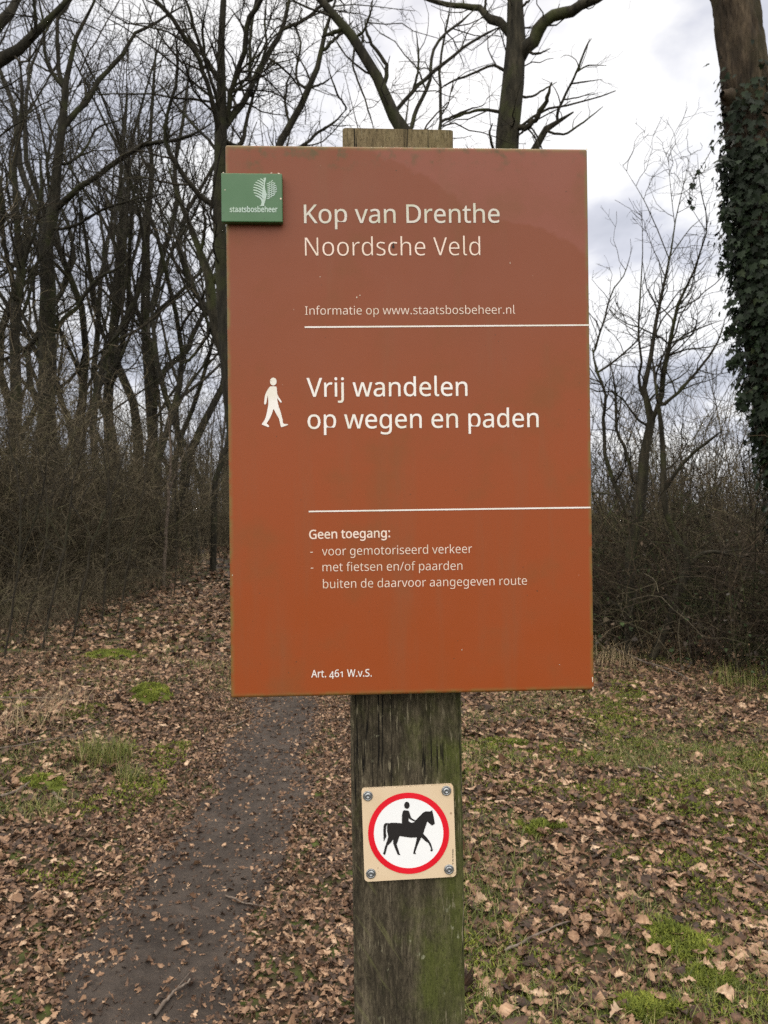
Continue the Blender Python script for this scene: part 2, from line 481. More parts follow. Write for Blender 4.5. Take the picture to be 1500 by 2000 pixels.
rng = np.random.default_rng(7)
def scatter(y0, y1, per_m2, rng, spread=.70, mx=1.1):
    n = int(per_m2 * (y1 - y0) * 2 * (spread * y1 + mx))
    x = rng.uniform(-1, 1, n) * (spread * y1 + mx); y = rng.uniform(y0, y1, n)
    k = np.abs(x) < spread * y + mx
    return x[k], y[k]

def mossy(x, y): return vnoise(x, y, .55, 21) * .6 + vnoise(x, y, .2, 22) * .4
def leaf_keep(x, y, rng, pathf=.09):
    d = np.abs(x - path_x(y)) / path_half(y)
    p = np.clip((d - .45) / .9, 0, 1) * (1 - pathf) + pathf
    cl = vnoise(x, y, .38, 31) * .55 + vnoise(x, y, 1.3, 32) * .45
    p = p * np.clip(.25 + 1.5 * cl, .2, 1)
    p = p * np.where(mossy(x, y) > .66, .4, 1.0)
    gm = vnoise(x, y, .33, 41) * .5 + vnoise(x, y, 1.2, 42) * .5
    p = p * np.where(x > path_x(y), np.clip(1.15 - (gm - .40) * 2.4, .48, .95), np.clip(1.25 - (gm - .66) * 3.2, .35, 1))
    return rng.random(len(x)) < p

lx, ly, lsz = [], [], []
for y0, y1, den, s0 in ((1.5, 3.2, 1150, .72), (3.2, 5.0, 1000, .72), (5.0, 8.0, 640, .78)):
    x, y = scatter(y0, y1, den, rng)
    k = leaf_keep(x, y, rng); x, y = x[k], y[k]
    lx.append(x); ly.append(y); lsz.append(rng.triangular(.03, .062, .115, len(x)) * s0 * np.interp(np.abs(x - path_x(y)), [.2, 1.05], [.5, 1]))
x, y, s_ = map(np.concatenate, (lx, ly, lsz))
tag(link("fallen_leaves", leaves_mesh("fallen_leaves", x, y, s_, rng), M_LEAF), "curled tan and brown oak leaves carpeting the ground on both sides of the path", "leaf litter", kind="stuff")
lx, ly, lsz = [], [], []
for y0, y1, den, s0 in ((8, 14, 300, 1.0), (14, 34, 90, 1.6)):
    x, y = scatter(y0, y1, den, rng, mx=1.0)
    k = leaf_keep(x, y, rng, .25); x, y = x[k], y[k]
    lx.append(x); ly.append(y); lsz.append(rng.uniform(.06, .12, len(x)) * s0)
x, y, s_ = map(np.concatenate, (lx, ly, lsz))
tag(link("leaf_carpet", leaves_mesh("leaf_carpet", x, y, s_, rng, full=False), M_LEAF), "more distant oak leaves lying thick under the bare trees", "leaf litter", kind="stuff")
# trodden crumbs of leaf along the path and everywhere between the whole leaves
x, y = scatter(1.5, 8, 5200, rng)
d = np.abs(x - path_x(y)) / path_half(y)
k = rng.random(len(x)) < np.where(d < .45, .38, np.where(d < 2.6, .95, .55)); x, y = x[k], y[k]
tag(link("leaf_debris", leaves_mesh("leaf_debris", x, y, rng.triangular(.008, .016, .042, len(x)), rng, full=False, lift=.004, tilt=.35, tint=rng.beta(1.2, 2.3, len(x))), M_LEAF), "small broken leaf crumbs trodden into the path", "leaf litter", kind="stuff")

# ------------------------------------------------------------------ grass and moss
def blades(name, x, y, h, rng, w=.0035, lean=.5, tint=None, z0=None):
    N = len(x); a = rng.uniform(0, 2 * math.pi, N); L = rng.uniform(.2, 1, N) * lean
    dx, dy = np.cos(a), np.sin(a)
    z = gz(x, y) if z0 is None else z0
    P = np.zeros((N, 7, 3)); ks = [0, .4, .75, 1.0]
    for i, t in enumerate(ks):
        off = h * L * t ** 1.8; up = h * t * (1 - .35 * L * t)
        cxx, cyy, cz = x + dx * off, y + dy * off, z + up - .005
        ww = w * (1 - t) ** .7
        if i < 3:
            P[:, 2 * i] = np.stack([cxx - dy * ww, cyy + dx * ww, cz], -1); P[:, 2 * i + 1] = np.stack([cxx + dy * ww, cyy - dx * ww, cz], -1)
        else: P[:, 6] = np.stack([cxx, cyy, cz], -1)
    b0 = np.arange(N)[:, None] * 7
    Q = np.concatenate([b0 + np.array([[0, 1, 3, 2]]), b0 + np.array([[2, 3, 5, 4]])]); T3 = b0 + np.array([[4, 5, 6]])
    tn = np.repeat(rng.beta(2, 2.4, N) if tint is None else tint, 7)
    return np_mesh(name, P.reshape(-1, 3), [Q, T3], False, tn)

x, y = scatter(1.6, 5, 9000, rng); x2, y2 = scatter(5, 10, 2400, rng); x3, y3 = scatter(10, 26, 300, rng)
x = np.concatenate([x, x2, x3]); y = np.concatenate([y, y2, y3])
gm = vnoise(x, y, .33, 41) * .5 + vnoise(x, y, 1.2, 42) * .5
pd = np.abs(x - path_x(y)) / path_half(y)
thr = np.where(x > path_x(y), .37, np.where(y < 6, .66, .52)) 
k = (rng.random(len(x)) < np.clip((gm - thr) * 4.5, 0, .95)) & (pd > np.where((x > path_x(y)) & (y < 7), 2.5, 1.25))
x, y = x[k], y[k]
h = rng.triangular(.010, .022, .075, len(x)) * np.interp(y, [2, 8, 26], [1, 1.25, 2.2])
tag(link("grass", blades("grass", x, y, h, rng, w=.0021, lean=1.15), M_GRASS), "short thin green grass growing up between the fallen leaves", "grass", kind="stuff")

x, y = scatter(1.6, 7, 9500, rng); x2, y2 = scatter(7, 13, 2200, rng); x = np.concatenate([x, x2]); y = np.concatenate([y, y2])
mm = vnoise(x, y, .26, 51) * .45 + vnoise(x, y, .9, 52) * .4 + vnoise(x, y, .07, 53) * .15
k = (mm > np.where(x > path_x(y), .575, .66) + rng.normal(0, .015, len(x))) & (np.abs(x - path_x(y)) / path_half(y) > np.where((x > path_x(y)) & (y < 7), 2.4, 1.4)); x, y = x[k], y[k]
tag(link("ground_moss", blades("ground_moss", x, y, rng.triangular(.006, .012, .022, len(x)), rng, w=.0036, lean=1.3, z0=gz(x, y) + .004 + .010 * np.clip((mm[k] - .6) * 8, 0, 1), tint=np.clip(rng.beta(2, 2.4, len(x)) * .8 + .25 * (vnoise(x, y, .3, 54) - .3), 0, 1)), M_MOSS), "low yellow-green moss spreading thinly between the leaves", "moss", kind="stuff")

def gnd(px, py):
    """Point of the ground at a pixel."""
    Y = CAM_Z * FPX / (py - 1000.0); return (px - 750) / FPX * Y, Y

moss_leaf = []
def moss_patch(px, py, rx, ry, label, hgt=.03, seed=0, n=2600):
    r = np.random.default_rng(100 + seed); cx_, cy_ = gnd(px, py)
    a = r.uniform(0, 2 * math.pi, n); q = np.sqrt(r.random(n))
    q = q * (.55 + .6 * vnoise(np.cos(a) * 1.5 + seed * 7, np.sin(a) * 1.5, .9, 77 + seed))
    x = cx_ + np.cos(a) * q * rx; y = cy_ + np.sin(a) * q * ry
    kq = vnoise(x, y, .07, 60 + seed) + .35 * (1 - q) > .46 + .28 * (q > .65); x, y, q = x[kq], y[kq], q[kq]; n = len(x)
    dome = np.clip(1 - q ** 2, 0, 1) * hgt * (.6 + .8 * vnoise(x, y, .09, 5))
    nl = int(5 + 260 * rx * ry); al = r.uniform(0, 6.28, nl); ql = np.sqrt(r.random(nl)) * .95
    lx_ = cx_ + np.cos(al) * ql * rx; ly_ = cy_ + np.sin(al) * ql * ry; moss_leaf.append(np.stack([lx_, ly_, gz(lx_, ly_) + np.clip(1 - ql ** 2, 0, 1) * hgt * .7 + .004], -1))
    me = blades("moss_patch", x, y, r.uniform(.010, .026, n), r, w=.0035, lean=1.2, z0=gz(x, y) + dome, tint=np.clip(r.beta(2, 2, n) * .7 + .5 * (vnoise(x, y, .1, 8) - .3), 0, 1))
    # the cushion below the fronds
    g = 22; ang = np.linspace(0, 2 * math.pi, g, endpoint=False); rr = np.linspace(0, 1, 9)
    A_, Q_ = np.meshgrid(ang, rr); ed = .55 + .6 * vnoise(np.cos(A_) * 1.5 + seed * 7, np.sin(A_) * 1.5, .9, 77 + seed)
    X = cx_ + np.cos(A_) * Q_ * ed * rx; Y_ = cy_ + np.sin(A_) * Q_ * ed * ry
    Z = gz(X, Y_) + np.clip(1 - (Q_ * ed) ** 2, 0, 1) * hgt * (.6 + .8 * vnoise(X, Y_, .09, 5)) - .03 * Q_ ** 2 - .004
    I = np.arange(8)[:, None] * g + np.arange(g)[None, :]; I2 = np.arange(8)[:, None] * g + (np.arange(g)[None, :] + 1) % g
    cu = np_mesh("cushion", np.stack([X, Y_, Z], -1).reshape(-1, 3), np.stack([I, I2, I2 + g, I + g], -1).reshape(-1, 4), True, r.uniform(.1, .5, 9 * g))
    o = empty("moss_patch", (cx_, cy_, float(gz(cx_, cy_))))
    tag(o, label, "moss", "moss cushions in the leaf litter")
    for nm, me_ in (("fronds", me), ("cushion", cu)):
        me_.transform(Matrix.Translation((-cx_, -cy_, -float(gz(cx_, cy_)))))
        link(nm, me_, M_MOSS, o)
moss_patch(215, 1288, .42, .34, "wide bright green moss cushion amid brown leaves beyond the path's leafy edge", .05, 1)
moss_patch(295, 1375, .20, .30, "small upright bright moss clump beside the dark bare path", .07, 2)
moss_patch(1325, 1850, .20, .17, "brightest yellow-green moss patch, ringed by large tan leaves", .03, 3, 3600)
moss_patch(1390, 1925, .12, .10, "small moss tuft just in front of the brightest moss patch", .02, 4)
moss_patch(1045, 1625, .22, .14, "flat olive moss patch in the leaves beside the wooden post", .02, 5)
moss_patch(985, 1452, .24, .15, "pale moss patch near the bottom corner of the red-brown sign", .02, 6)
moss_patch(90, 1560, .17, .13, "mossy hump under dry sticks on the low bank", .04, 7, 1500)
moss_patch(1260, 1985, .16, .10, "moss patch cut off by the bottom edge, among curled leaves", .02, 8)

q_ = np.concatenate(moss_leaf); r = np.random.default_rng(5)
tag(link("scattered_leaves", leaves_mesh("scattered_leaves", q_[:, 0], q_[:, 1], r.triangular(.03, .05, .085, len(q_)), r, z0=q_[:, 2]), M_LEAF), "single dead leaves lying on top of the moss", "leaf litter", kind="stuff")

# tufts of taller grass
def tuft(px, py, n, hmax, rad, label, mat, seed, lean=.9, w=.002):
    r = np.random.default_rng(300 + seed); cx_, cy_ = gnd(px, py)
    a = r.uniform(0, 2 * math.pi, n); q = np.sqrt(r.random(n)) * rad
    x = cx_ + np.cos(a) * q; y = cy_ + np.sin(a) * q
    o = link("grass_tuft", blades("grass_tuft", x, y, r.uniform(.4, 1, n) * hmax, r, w=w, lean=lean), mat)
    tag(o, label, "grass tuft", "grass tufts by the path")
tuft(205, 1500, 420, .20, .16, "soft green grass tuft on the low bank between dry stalks", M_GRASS, 1)
tuft(95, 1605, 160, .10, .10, "dense dark green tuft growing over the mossy hump", M_GRASS, 2)
tuft(255, 1530, 160, .13, .10, "small sparse green tuft at the edge of the low bank", M_GRASS, 3)
tuft(60, 1470, 70, .42, .28, "straw-coloured dead grass clump leaning across the bank", M_DRY, 4, 1.5, .0018)
tuft(120, 1420, 50, .34, .22, "thin pale dead grass stalks on the bank in front of the shrubs", M_DRY, 5, 1.3, .0018)
tuft(370, 1095, 260, .45, .8, "dry yellowish grass patch where the trail leaves the wood", M_DRY, 6, 1.0, .006)
tuft(350, 1065, 200, .5, .5, "green grass tuft under the shrubs at the far end of the trail", M_GRASS, 7, .8, .006)
tuft(1280, 1265, 150, .35, .3, "yellowed grass tuft at the foot of the forked shrub", M_DRY, 8, 1.0, .003)
tuft(1190, 1290, 120, .3, .3, "wispy dry grass below the bramble tangle beside the sign", M_DRY, 9, 1.2, .003)
tuft(1450, 1325, 200, .22, .3, "low green tuft at the dark edge of the bramble tangle", M_GRASS, 10, .9, .003)

# fallen sticks
M_STICK = mottled("dead_stick", [(.3, (.06, .045, .035)), (.6, (.16, .125, .10)), (.8, (.28, .24, .2))], 30, .9, .5, .004, (1, 1, 1))
def stick(pix, rad, label, seed, lift=.012, mat=None):
    r = np.random.default_rng(500 + seed)
    pts = []
    for px, py in pix:
        gx, gy = gnd(px, py); pts.append([gx, gy, float(gz(gx, gy)) + lift + rad])
    P, Rr = resample(pts, np.linspace(rad, rad * .45, len(pts)), 14, .5, r)
    wd = Wood(); wd.add(P[None], Rr[None] * r.uniform(.85, 1.15, (1, 14)), 7, r)
    S, SR = spawn(P[None], Rr[None], 5, r, (.04, .11), n=3, rmin=.0012, up=0.0); wd.add(S, SR, 4, r)
    tag(link("fallen_stick", wd.mesh("fallen_stick"), mat or M_STICK), label, "stick", "sticks lying on the ground")
stick([(985, 1868), (1050, 1835), (1085, 1822), (1130, 1810)], .005, "long thin grey stick lying slantwise on the leaves near the post", 1)
stick([(300, 1990), (335, 1950), (372, 1920)], .006, "dark forked twig lying across the bare earth of the path", 2)
stick([(440, 1752), (480, 1765), (520, 1775)], .004, "thin twig on the path edge among leaf crumbs", 3)
stick([(0, 1600), (30, 1585), (62, 1560)], .009, "pale barkless stick at the very edge on the bank", 4)
stick([(105, 1578), (118, 1588), (130, 1594)], .008, "short pale broken stick on the mossy hump", 5)
stick([(0, 1520), (60, 1505), (160, 1470), (230, 1430)], .004, "long thin straw-pale stem lying over the bank leaves", 6, .05)
stick([(0, 1400), (80, 1402), (150, 1412)], .005, "nearly level grey twig in the leaves on the bank", 7, .03)
stick([(445, 1420), (470, 1408), (485, 1400)], .005, "short dark stick where the path passes behind the sign", 8)
stick([(1245, 1500), (1275, 1512), (1300, 1530)], .006, "thick short dark twig lying amid the leaves and moss", 9)
stick([(1420, 1660), (1450, 1672), (1498, 1700)], .006, "curved brown twig beside large curled leaves", 10)
stick([(1100, 1440), (1140, 1450), (1180, 1468)], .004, "thin pale twig in the far leaves beyond the sign's corner", 11)
stick([(1165, 1250), (1230, 1285), (1300, 1310), (1345, 1330)], .012, "pale bent branch lying along the foot of the brambles", 12, .04)

# ------------------------------------------------------------------ trees
def trace(mains, Y, seed, base=True, slope=.45, n=16, wig=.22, wig0=.12):
    """Branch lines read off the photograph -> real branches: each starts on the one it grows from and runs nearer or
    farther from there. The first is the trunk and goes down to the ground."""
    r = np.random.default_rng(seed); done2 = []; done3 = []; outP = []; outR = []
    for i, ln in enumerate(mains):
        a = np.array(ln, float); a[-1, 2] *= .45
        if i == 0:
            dep = np.full(len(a), Y)
            if base:
                gx = (a[0, 0] - 750) / FPX * Y
                py = 1000 + CAM_Z * FPX / Y
                if a[0, 1] < py - 10: a = np.vstack([[a[0, 0] + (a[0, 0] - a[-1, 0]) * .02, py + 14, a[0, 2] * 1.35], a]); dep = np.full(len(a), Y)
        else:
            q = np.concatenate(done2); d = np.hypot(q[:, 0] - a[0, 0], q[:, 1] - a[0, 1]); k = int(np.argmin(d))
            y0 = np.concatenate(done3)[k]
            if d[k] > 1: a = np.vstack([[q[k, 0], q[k, 1], a[0, 2]], a])
            cl = np.concatenate([[0], np.cumsum(np.hypot(*np.diff(a[:, :2], axis=0).T))]) / FPX * Y
            dep = y0 + cl * r.uniform(-slope, slope)
        P3 = np.array([W(x, y, d_) for (x, y, _), d_ in zip(a, dep)]); Rd = a[:, 2] / FPX * Y
        P, Rr = resample(P3, Rd, n, wig if i else wig0, r)
        outP.append(P); outR.append(Rr)
        # remember densely in picture terms where this branch runs
        uu = np.stack([750 + P[:, 0] / P[:, 1] * FPX, 1000 - (P[:, 2] - CAM_Z) / P[:, 1] * FPX], 1)
        t = np.linspace(0, 1, 80); tn_ = np.linspace(0, 1, n)
        done2.append(np.stack([np.interp(t, tn_, uu[:, 0]), np.interp(t, tn_, uu[:, 1])], 1)); done3.append(np.interp(t, tn_, P[:, 1]))
    return np.array(outP), np.array(outR)

def crown(P, Rr, rng, d1=2.7, l1=(.6, 2.1), d2=6.0, l2=(.25, .9), d3=9.0, l3=(.12, .45), wig=.26, up=.05, rmin=.004, trunk_t=.45, sides=(5, 4, 3)):
    wd = Wood()
    a, ar = spawn(P[:1], Rr[:1], d1, rng, l1, n=7, wig=wig, up=up, tmin=trunk_t, rmin=rmin * 1.6)
    b, br = spawn(P[1:], Rr[1:], d1, rng, l1, n=7, wig=wig, up=up, tmin=.12, rmin=rmin * 1.6)
    A = np.concatenate([a, b]); AR = np.concatenate([ar, br])
    wd.add(A, AR, sides[0], rng)
    # the branch tips go on into twigs
    B, BR = spawn(A, AR, d2, rng, l2, n=5, wig=wig, up=up, rmin=rmin * 1.1); wd.add(B, BR, sides[1], rng)
    B2, BR2 = spawn(P[1:], Rr[1:], d2 * .5, rng, l2, n=5, wig=wig, up=up, rmin=rmin * 1.1); wd.add(B2, BR2, sides[1], rng)
    Bq = np.concatenate([B, B2]); BRq = np.concatenate([BR, BR2])
    C, CR = spawn(Bq, BRq, d3, rng, l3, n=4, wig=wig, up=up, rmin=rmin * .9); wd.add(C, CR, sides[2], rng)
    return wd

def traced_tree(name, label, Y, mains, seed, bark, group=None, cat="tree", parts=("trunk", "crown"), **kw):
    ck = {k: kw.pop(k) for k in list(kw) if k in ("d1", "l1", "d2", "l2", "d3", "l3", "up", "rmin", "trunk_t")}
    twig = kw.pop("twig", M_TWIG)
    P, Rr = trace(mains, Y, seed, **kw)
    r = np.random.default_rng(seed + 50)
    base = P[0, 0].copy()
    o = empty(name, base); tag(o, label, cat, group)
    wd = Wood(); wd.add(P[:1], Rr[:1], 12, r)
    me = wd.mesh(parts[0]); me.transform(Matrix.Translation(-Vector(base))); link(parts[0], me, bark, o)
    wd = Wood()
    if len(P) > 1: wd.add(P[1:], Rr[1:], 8, r); me = wd.mesh("limbs"); me.transform(Matrix.Translation(-Vector(base))); link("limbs", me, bark, o)
    me = crown(P, Rr, r, **ck).mesh(parts[1]); me.transform(Matrix.Translation(-Vector(base))); link(parts[1], me, twig, o)
    return o

traced_tree("bare_tree", "tall dark tree whose long low limb slants up to the right, at the wood's edge", 16, [
    [(92, 700, 16), (94, 600, 15), (95, 500, 14), (100, 447, 13), (106, 400, 11), (107, 350, 9), (113, 293, 8.5), (120, 240, 8), (125, 187, 7), (127, 165, 5.5), (143, 127, 4.5), (147, 83, 4), (152, 50, 4), (160, 33, 3), (180, 13, 2.5), (190, -20, 2), (196, -80, 1.5)],
    [(125, 170, 5), (118, 150, 4.5), (113, 100, 4), (113, 37, 3.5), (137, 5, 3), (150, -50, 2)],
    [(125, 175, 4.5), (97, 133, 3.5), (87, 100, 3), (86, 50, 2.5), (80, 20, 2), (70, -40, 1.5)],
    [(122, 245, 6.5), (163, 207, 5.5), (187, 167, 5), (207, 140, 4.5), (240, 107, 4), (263, 67, 3.5), (293, 50, 3), (333, 25, 2), (370, 8, 1.2)],
    [(108, 412, 7), (140, 380, 6), (187, 347, 5), (240, 307, 4.5), (287, 280, 4), (327, 277, 3), (380, 262, 2.5), (420, 235, 1.6)],
    [(95, 460, 9), (80, 430, 8), (70, 405, 7), (57, 373, 6), (40, 320, 6), (33, 250, 5), (25, 200, 5), (5, 150, 4), (-10, 100, 3)],
    [(94, 540, 5), (70, 533, 4), (47, 527, 3.5), (20, 515, 3), (-10, 508, 2)],
    [(104, 447, 3.5), (147, 440, 3), (200, 410, 2.5), (267, 388, 2), (320, 380, 1.5)],
    [(98, 660, 6), (120, 630, 5), (150, 600, 4), (190, 545, 3), (235, 520, 2.2), (270, 480, 1.5)],
    [(93, 640, 5), (60, 670, 4.5), (25, 695, 4), (-15, 705, 3.5)],
    [(130, 320, 3), (160, 300, 2.6), (190, 250, 2), (230, 235, 1.5), (262, 215, 1.2)],
], 1, M_BARK, rmin=.004, trunk_t=.5)

traced_tree("bare_tree", "thick many-limbed tree rising just behind the green badge and the sign's edge", 12, [
    [(500, 1120, 20), (468, 900, 18), (446, 700, 16), (436, 560, 14), (431, 420, 13), (429, 300, 12), (431, 240, 11.5), (432, 200, 10), (433, 150, 8), (432, 100, 7), (435, 50, 6.5), (437, 0, 6), (440, -80, 5)],
    [(427, 265, 6), (415, 200, 5), (398, 140, 4.5), (380, 100, 4.2), (350, 57, 4), (330, 27, 4), (300, 0, 3.5), (260, -40, 2.5)],
    [(431, 165, 4.5), (400, 110, 4), (383, 67, 3.2), (370, 20, 3), (355, -20, 2.6)],
    [(432, 262, 8), (450, 230, 7), (467, 213, 6.5), (490, 173, 6), (510, 130, 6), (533, 87, 5.5), (552, 55, 5), (560, 20, 4), (567, -10, 3.6), (575, -60, 3)],
    [(551, 57, 4), (587, 43, 3.5), (613, 23, 3.5), (633, 8, 3), (660, -15, 2.5)],
    [(436, 245, 6), (447, 210, 5.5), (453, 173, 5), (467, 133, 5), (480, 93, 5), (483, 43, 5), (500, 13, 4.5), (512, -10, 4), (540, -70, 3)],
    [(491, 190, 4), (488, 133, 3.6), (490, 60, 3), (497, 20, 3), (505, -40, 2)],
    [(430, 412, 6), (405, 396, 5.5), (377, 370, 5.2), (350, 330, 4.8), (325, 283, 4), (323, 240, 3.5), (343, 167, 3), (347, 117, 2.5), (340, 60, 1.5)],
    [(428, 300, 4), (405, 272, 3.2), (375, 240, 2.8), (340, 200, 2.4), (305, 155, 2)],
    [(450, 280, 5), (470, 285, 5), (478, 255, 4), (487, 215, 3.4), (500, 170, 2.6), (520, 120, 2)],
    [(432, 230, 4), (420, 180, 3.4), (404, 130, 3), (396, 60, 2.4), (404, 10, 2)],
    [(505, 140, 3), (520, 90, 2.6), (517, 40, 2.2), (522, -10, 2)],
], 2, M_BARK, rmin=.0038, trunk_t=.5)

traced_tree("bare_tree", "crooked paler trunk leaning in behind the sign's edge, forked above", 13, [
    [(500, 1000, 14), (468, 820, 12), (446, 720, 11), (437, 695, 10.5), (425, 650, 10.5), (417, 610, 11), (410, 585, 10.5), (407, 533, 9.5), (393, 493, 6.5), (377, 447, 5.5), (360, 417, 5), (347, 383, 4.5), (340, 353, 3.5), (327, 320, 2.5)],
    [(408, 560, 6), (424, 535, 5.5), (432, 500, 5), (436, 440, 5), (440, 380, 4)],
    [(411, 640, 4), (398, 668, 3.5), (372, 700, 3), (350, 715, 2)],
    [(393, 493, 4), (398, 460, 3.4), (400, 430, 3), (395, 400, 2.4)],
], 3, M_BARK2, rmin=.004, trunk_t=.55, d1=2)

traced_tree("bare_tree", "slim straight trunk that forks in two among the tangled wood", 25, [
    [(302, 960, 10), (297, 833, 10), (290, 750, 9.5), (287, 667, 9), (283, 600, 9), (285, 500, 9), (286, 437, 7), (292, 390, 5.5), (297, 333, 4.5), (293, 267, 3.8), (300, 167, 3), (303, 120, 2.4), (308, 60, 1.6)],
    [(285, 445, 5), (263, 407, 3.8), (247, 383, 3), (235, 340, 2)],
    [(287, 645, 5), (307, 610, 4.5), (350, 573, 4), (397, 523, 3.5), (425, 470, 3)],
    [(292, 770, 6.5), (303, 755, 6), (327, 717, 6), (360, 690, 6), (383, 640, 5), (405, 600, 4), (425, 560, 3)],
    [(290, 620, 6.5), (300, 590, 6), (313, 533, 5.5), (333, 450, 5), (347, 383, 5), (340, 340, 4), (355, 250, 3.5), (365, 180, 3), (372, 110, 2)],
    [(296, 340, 3), (275, 300, 2.4), (270, 250, 2), (276, 205, 1.6)],
], 4, M_BARK, rmin=.0045, trunk_t=.4)

traced_tree("bare_tree", "cluster of thin upright stems between the slim forked tree and the tall dark one", 23, [
    [(213, 800, 9.5), (213, 770, 9), (215, 700, 8), (217, 667, 7), (223, 600, 6), (230, 533, 6), (233, 470, 5), (238, 400, 4), (235, 330, 3.5), (245, 250, 3), (250, 170, 2)],
    [(216, 760, 5.5), (222, 740, 5.2), (238, 670, 5), (250, 600, 4.5), (253, 500, 4), (257, 420, 3.5), (268, 330, 2.5)],
    [(214, 700, 4.4), (207, 670, 4), (195, 630, 4), (180, 580, 4), (173, 500, 3.5), (160, 430, 3), (150, 360, 2)],
    [(232, 500, 3.5), (250, 450, 3), (262, 380, 2.6), (282, 300, 2)],
    [(224, 590, 3.4), (205, 530, 3), (200, 450, 2.6), (190, 380, 2)],
], 5, M_BARK, rmin=.0045, trunk_t=.4)

traced_tree("bare_tree", "slender tree at the very edge, standing beside the tall dark tree", 15, [
    [(30, 830, 11), (30, 760, 10), (30, 640, 9.5), (37, 583, 9), (43, 533, 8), (40, 500, 7), (33, 450, 6.5), (30, 380, 5.5), (28, 320, 5), (40, 250, 4), (44, 170, 3.4), (38, 110, 2.6)],
    [(36, 590, 6), (22, 540, 5), (8, 470, 4.5), (2, 400, 4), (-8, 330, 3)],
    [(41, 530, 4), (55, 490, 3.4), (70, 440, 3), (80, 380, 2.4), (76, 300, 2)],
    [(32, 440, 3.6), (16, 380, 3), (10, 320, 2.6)],
    [(30, 640, 4), (48, 600, 3.4), (62, 560, 3), (64, 510, 2)],
], 6, M_BARK, rmin=.004, trunk_t=.45)

traced_tree("bare_tree", "heavy dark oak limb crossing the top corner over the wood", 9, [
    [(-170, 800, 34), (-165, 500, 32), (-140, 300, 28), (-90, 190, 22), (-40, 135, 16), (0, 110, 12), (40, 95, 10), (63, 80, 9), (72, 62, 8), (100, 35, 6.5), (135, 0, 5), (170, -40, 4)],
    [(-95, 195, 14), (-50, 100, 13), (0, 45, 11), (22, 18, 9), (38, -10, 7), (60, -60, 5)],
    [(66, 78, 4), (70, 40, 3.5), (66, 5, 3), (55, -30, 2.5)],
    [(-130, 280, 12), (-100, 330, 9), (-50, 400, 6), (-15, 440, 4), (12, 470, 2.5)],
], 7, M_BARK, rmin=.003, trunk_t=.6, d1=2.2)

traced_tree("oak_tree", "curving oak limb that leans away above the wooden post top", 11, [
    [(842, 1060, 24), (838, 800, 22), (832, 500, 20), (822, 330, 17), (800, 262, 15), (788, 243, 13.5), (770, 233, 13), (753, 207, 12), (747, 173, 11), (730, 140, 10.5), (713, 100, 10), (693, 73, 9.5), (673, 50, 9), (653, 20, 8), (633, 5, 7), (605, -15, 6), (560, -60, 4)],
    [(750, 170, 4.5), (755, 130, 4), (737, 103, 3.5), (717, 67, 3), (713, 38, 2)],
    [(772, 222, 4.5), (800, 183, 4), (840, 147, 4), (873, 120, 3.5), (900, 97, 3), (950, 65, 2.5), (985, 50, 1.6)],
    [(802, 255, 4.5), (812, 220, 4), (825, 190, 4), (840, 157, 3.6), (842, 117, 3), (863, 73, 3), (900, 43, 2.5), (930, 15, 2)],
    [(830, 300, 4), (858, 262, 3.5), (860, 173, 3), (860, 117, 2.5), (873, 50, 2), (880, 0, 1.6)],
    [(806, 180, 2.5), (816, 140, 2.2), (817, 100, 2), (812, 60, 1.6)],
    [(675, 52, 4.5), (650, 65, 4), (628, 72, 3.4)],
    [(692, 75, 3), (710, 60, 2.6), (722, 30, 2.2), (728, 0, 2)],
    [(693, 80, 2.2), (690, 130, 2), (700, 160, 2), (713, 195, 1.8), (722, 225, 1.6), (730, 250, 1.4)],
    [(630, 8, 4), (655, -8, 3.5), (675, -30, 3)],
    [(858, 240, 3), (885, 228, 2.6), (915, 214, 2), (940, 208, 1.5)],
], 8, M_BARK, rmin=.0036, trunk_t=.62, d1=1.3, d2=3.0, d3=4.0)

traced_tree("bare_tree", "slim leaning tree with an S-shaped stem above the sign's top edge", 15, [
    [(470, 900, 11), (500, 500, 10), (530, 330, 8.5), (545, 285, 7.5), (573, 247, 7), (587, 207, 6.5), (600, 173, 6), (620, 133, 5.5), (637, 93, 4.5), (633, 67, 4), (650, 30, 3), (662, -20, 2.4)],
    [(636, 95, 3.8), (653, 77, 3.2), (673, 60, 3), (690, 40, 2)],
    [(597, 173, 3), (580, 157, 2.6), (580, 127, 2.3), (587, 83, 2), (578, 55, 2), (588, 20, 1.5)],
    [(570, 250, 2.6), (558, 215, 2.4), (560, 170, 2.2), (572, 130, 2)],
    [(602, 172, 2.4), (625, 165, 2), (650, 150, 1.6)],
    [(535, 310, 4), (590, 285, 3.5), (618, 262, 3), (650, 240, 2.4), (675, 215, 1.8)],
    [(676, 210, 2), (655, 175, 2), (640, 130, 1.8)],
], 9, M_BARK, rmin=.0042, trunk_t=.55, d1=1.5, d3=5)

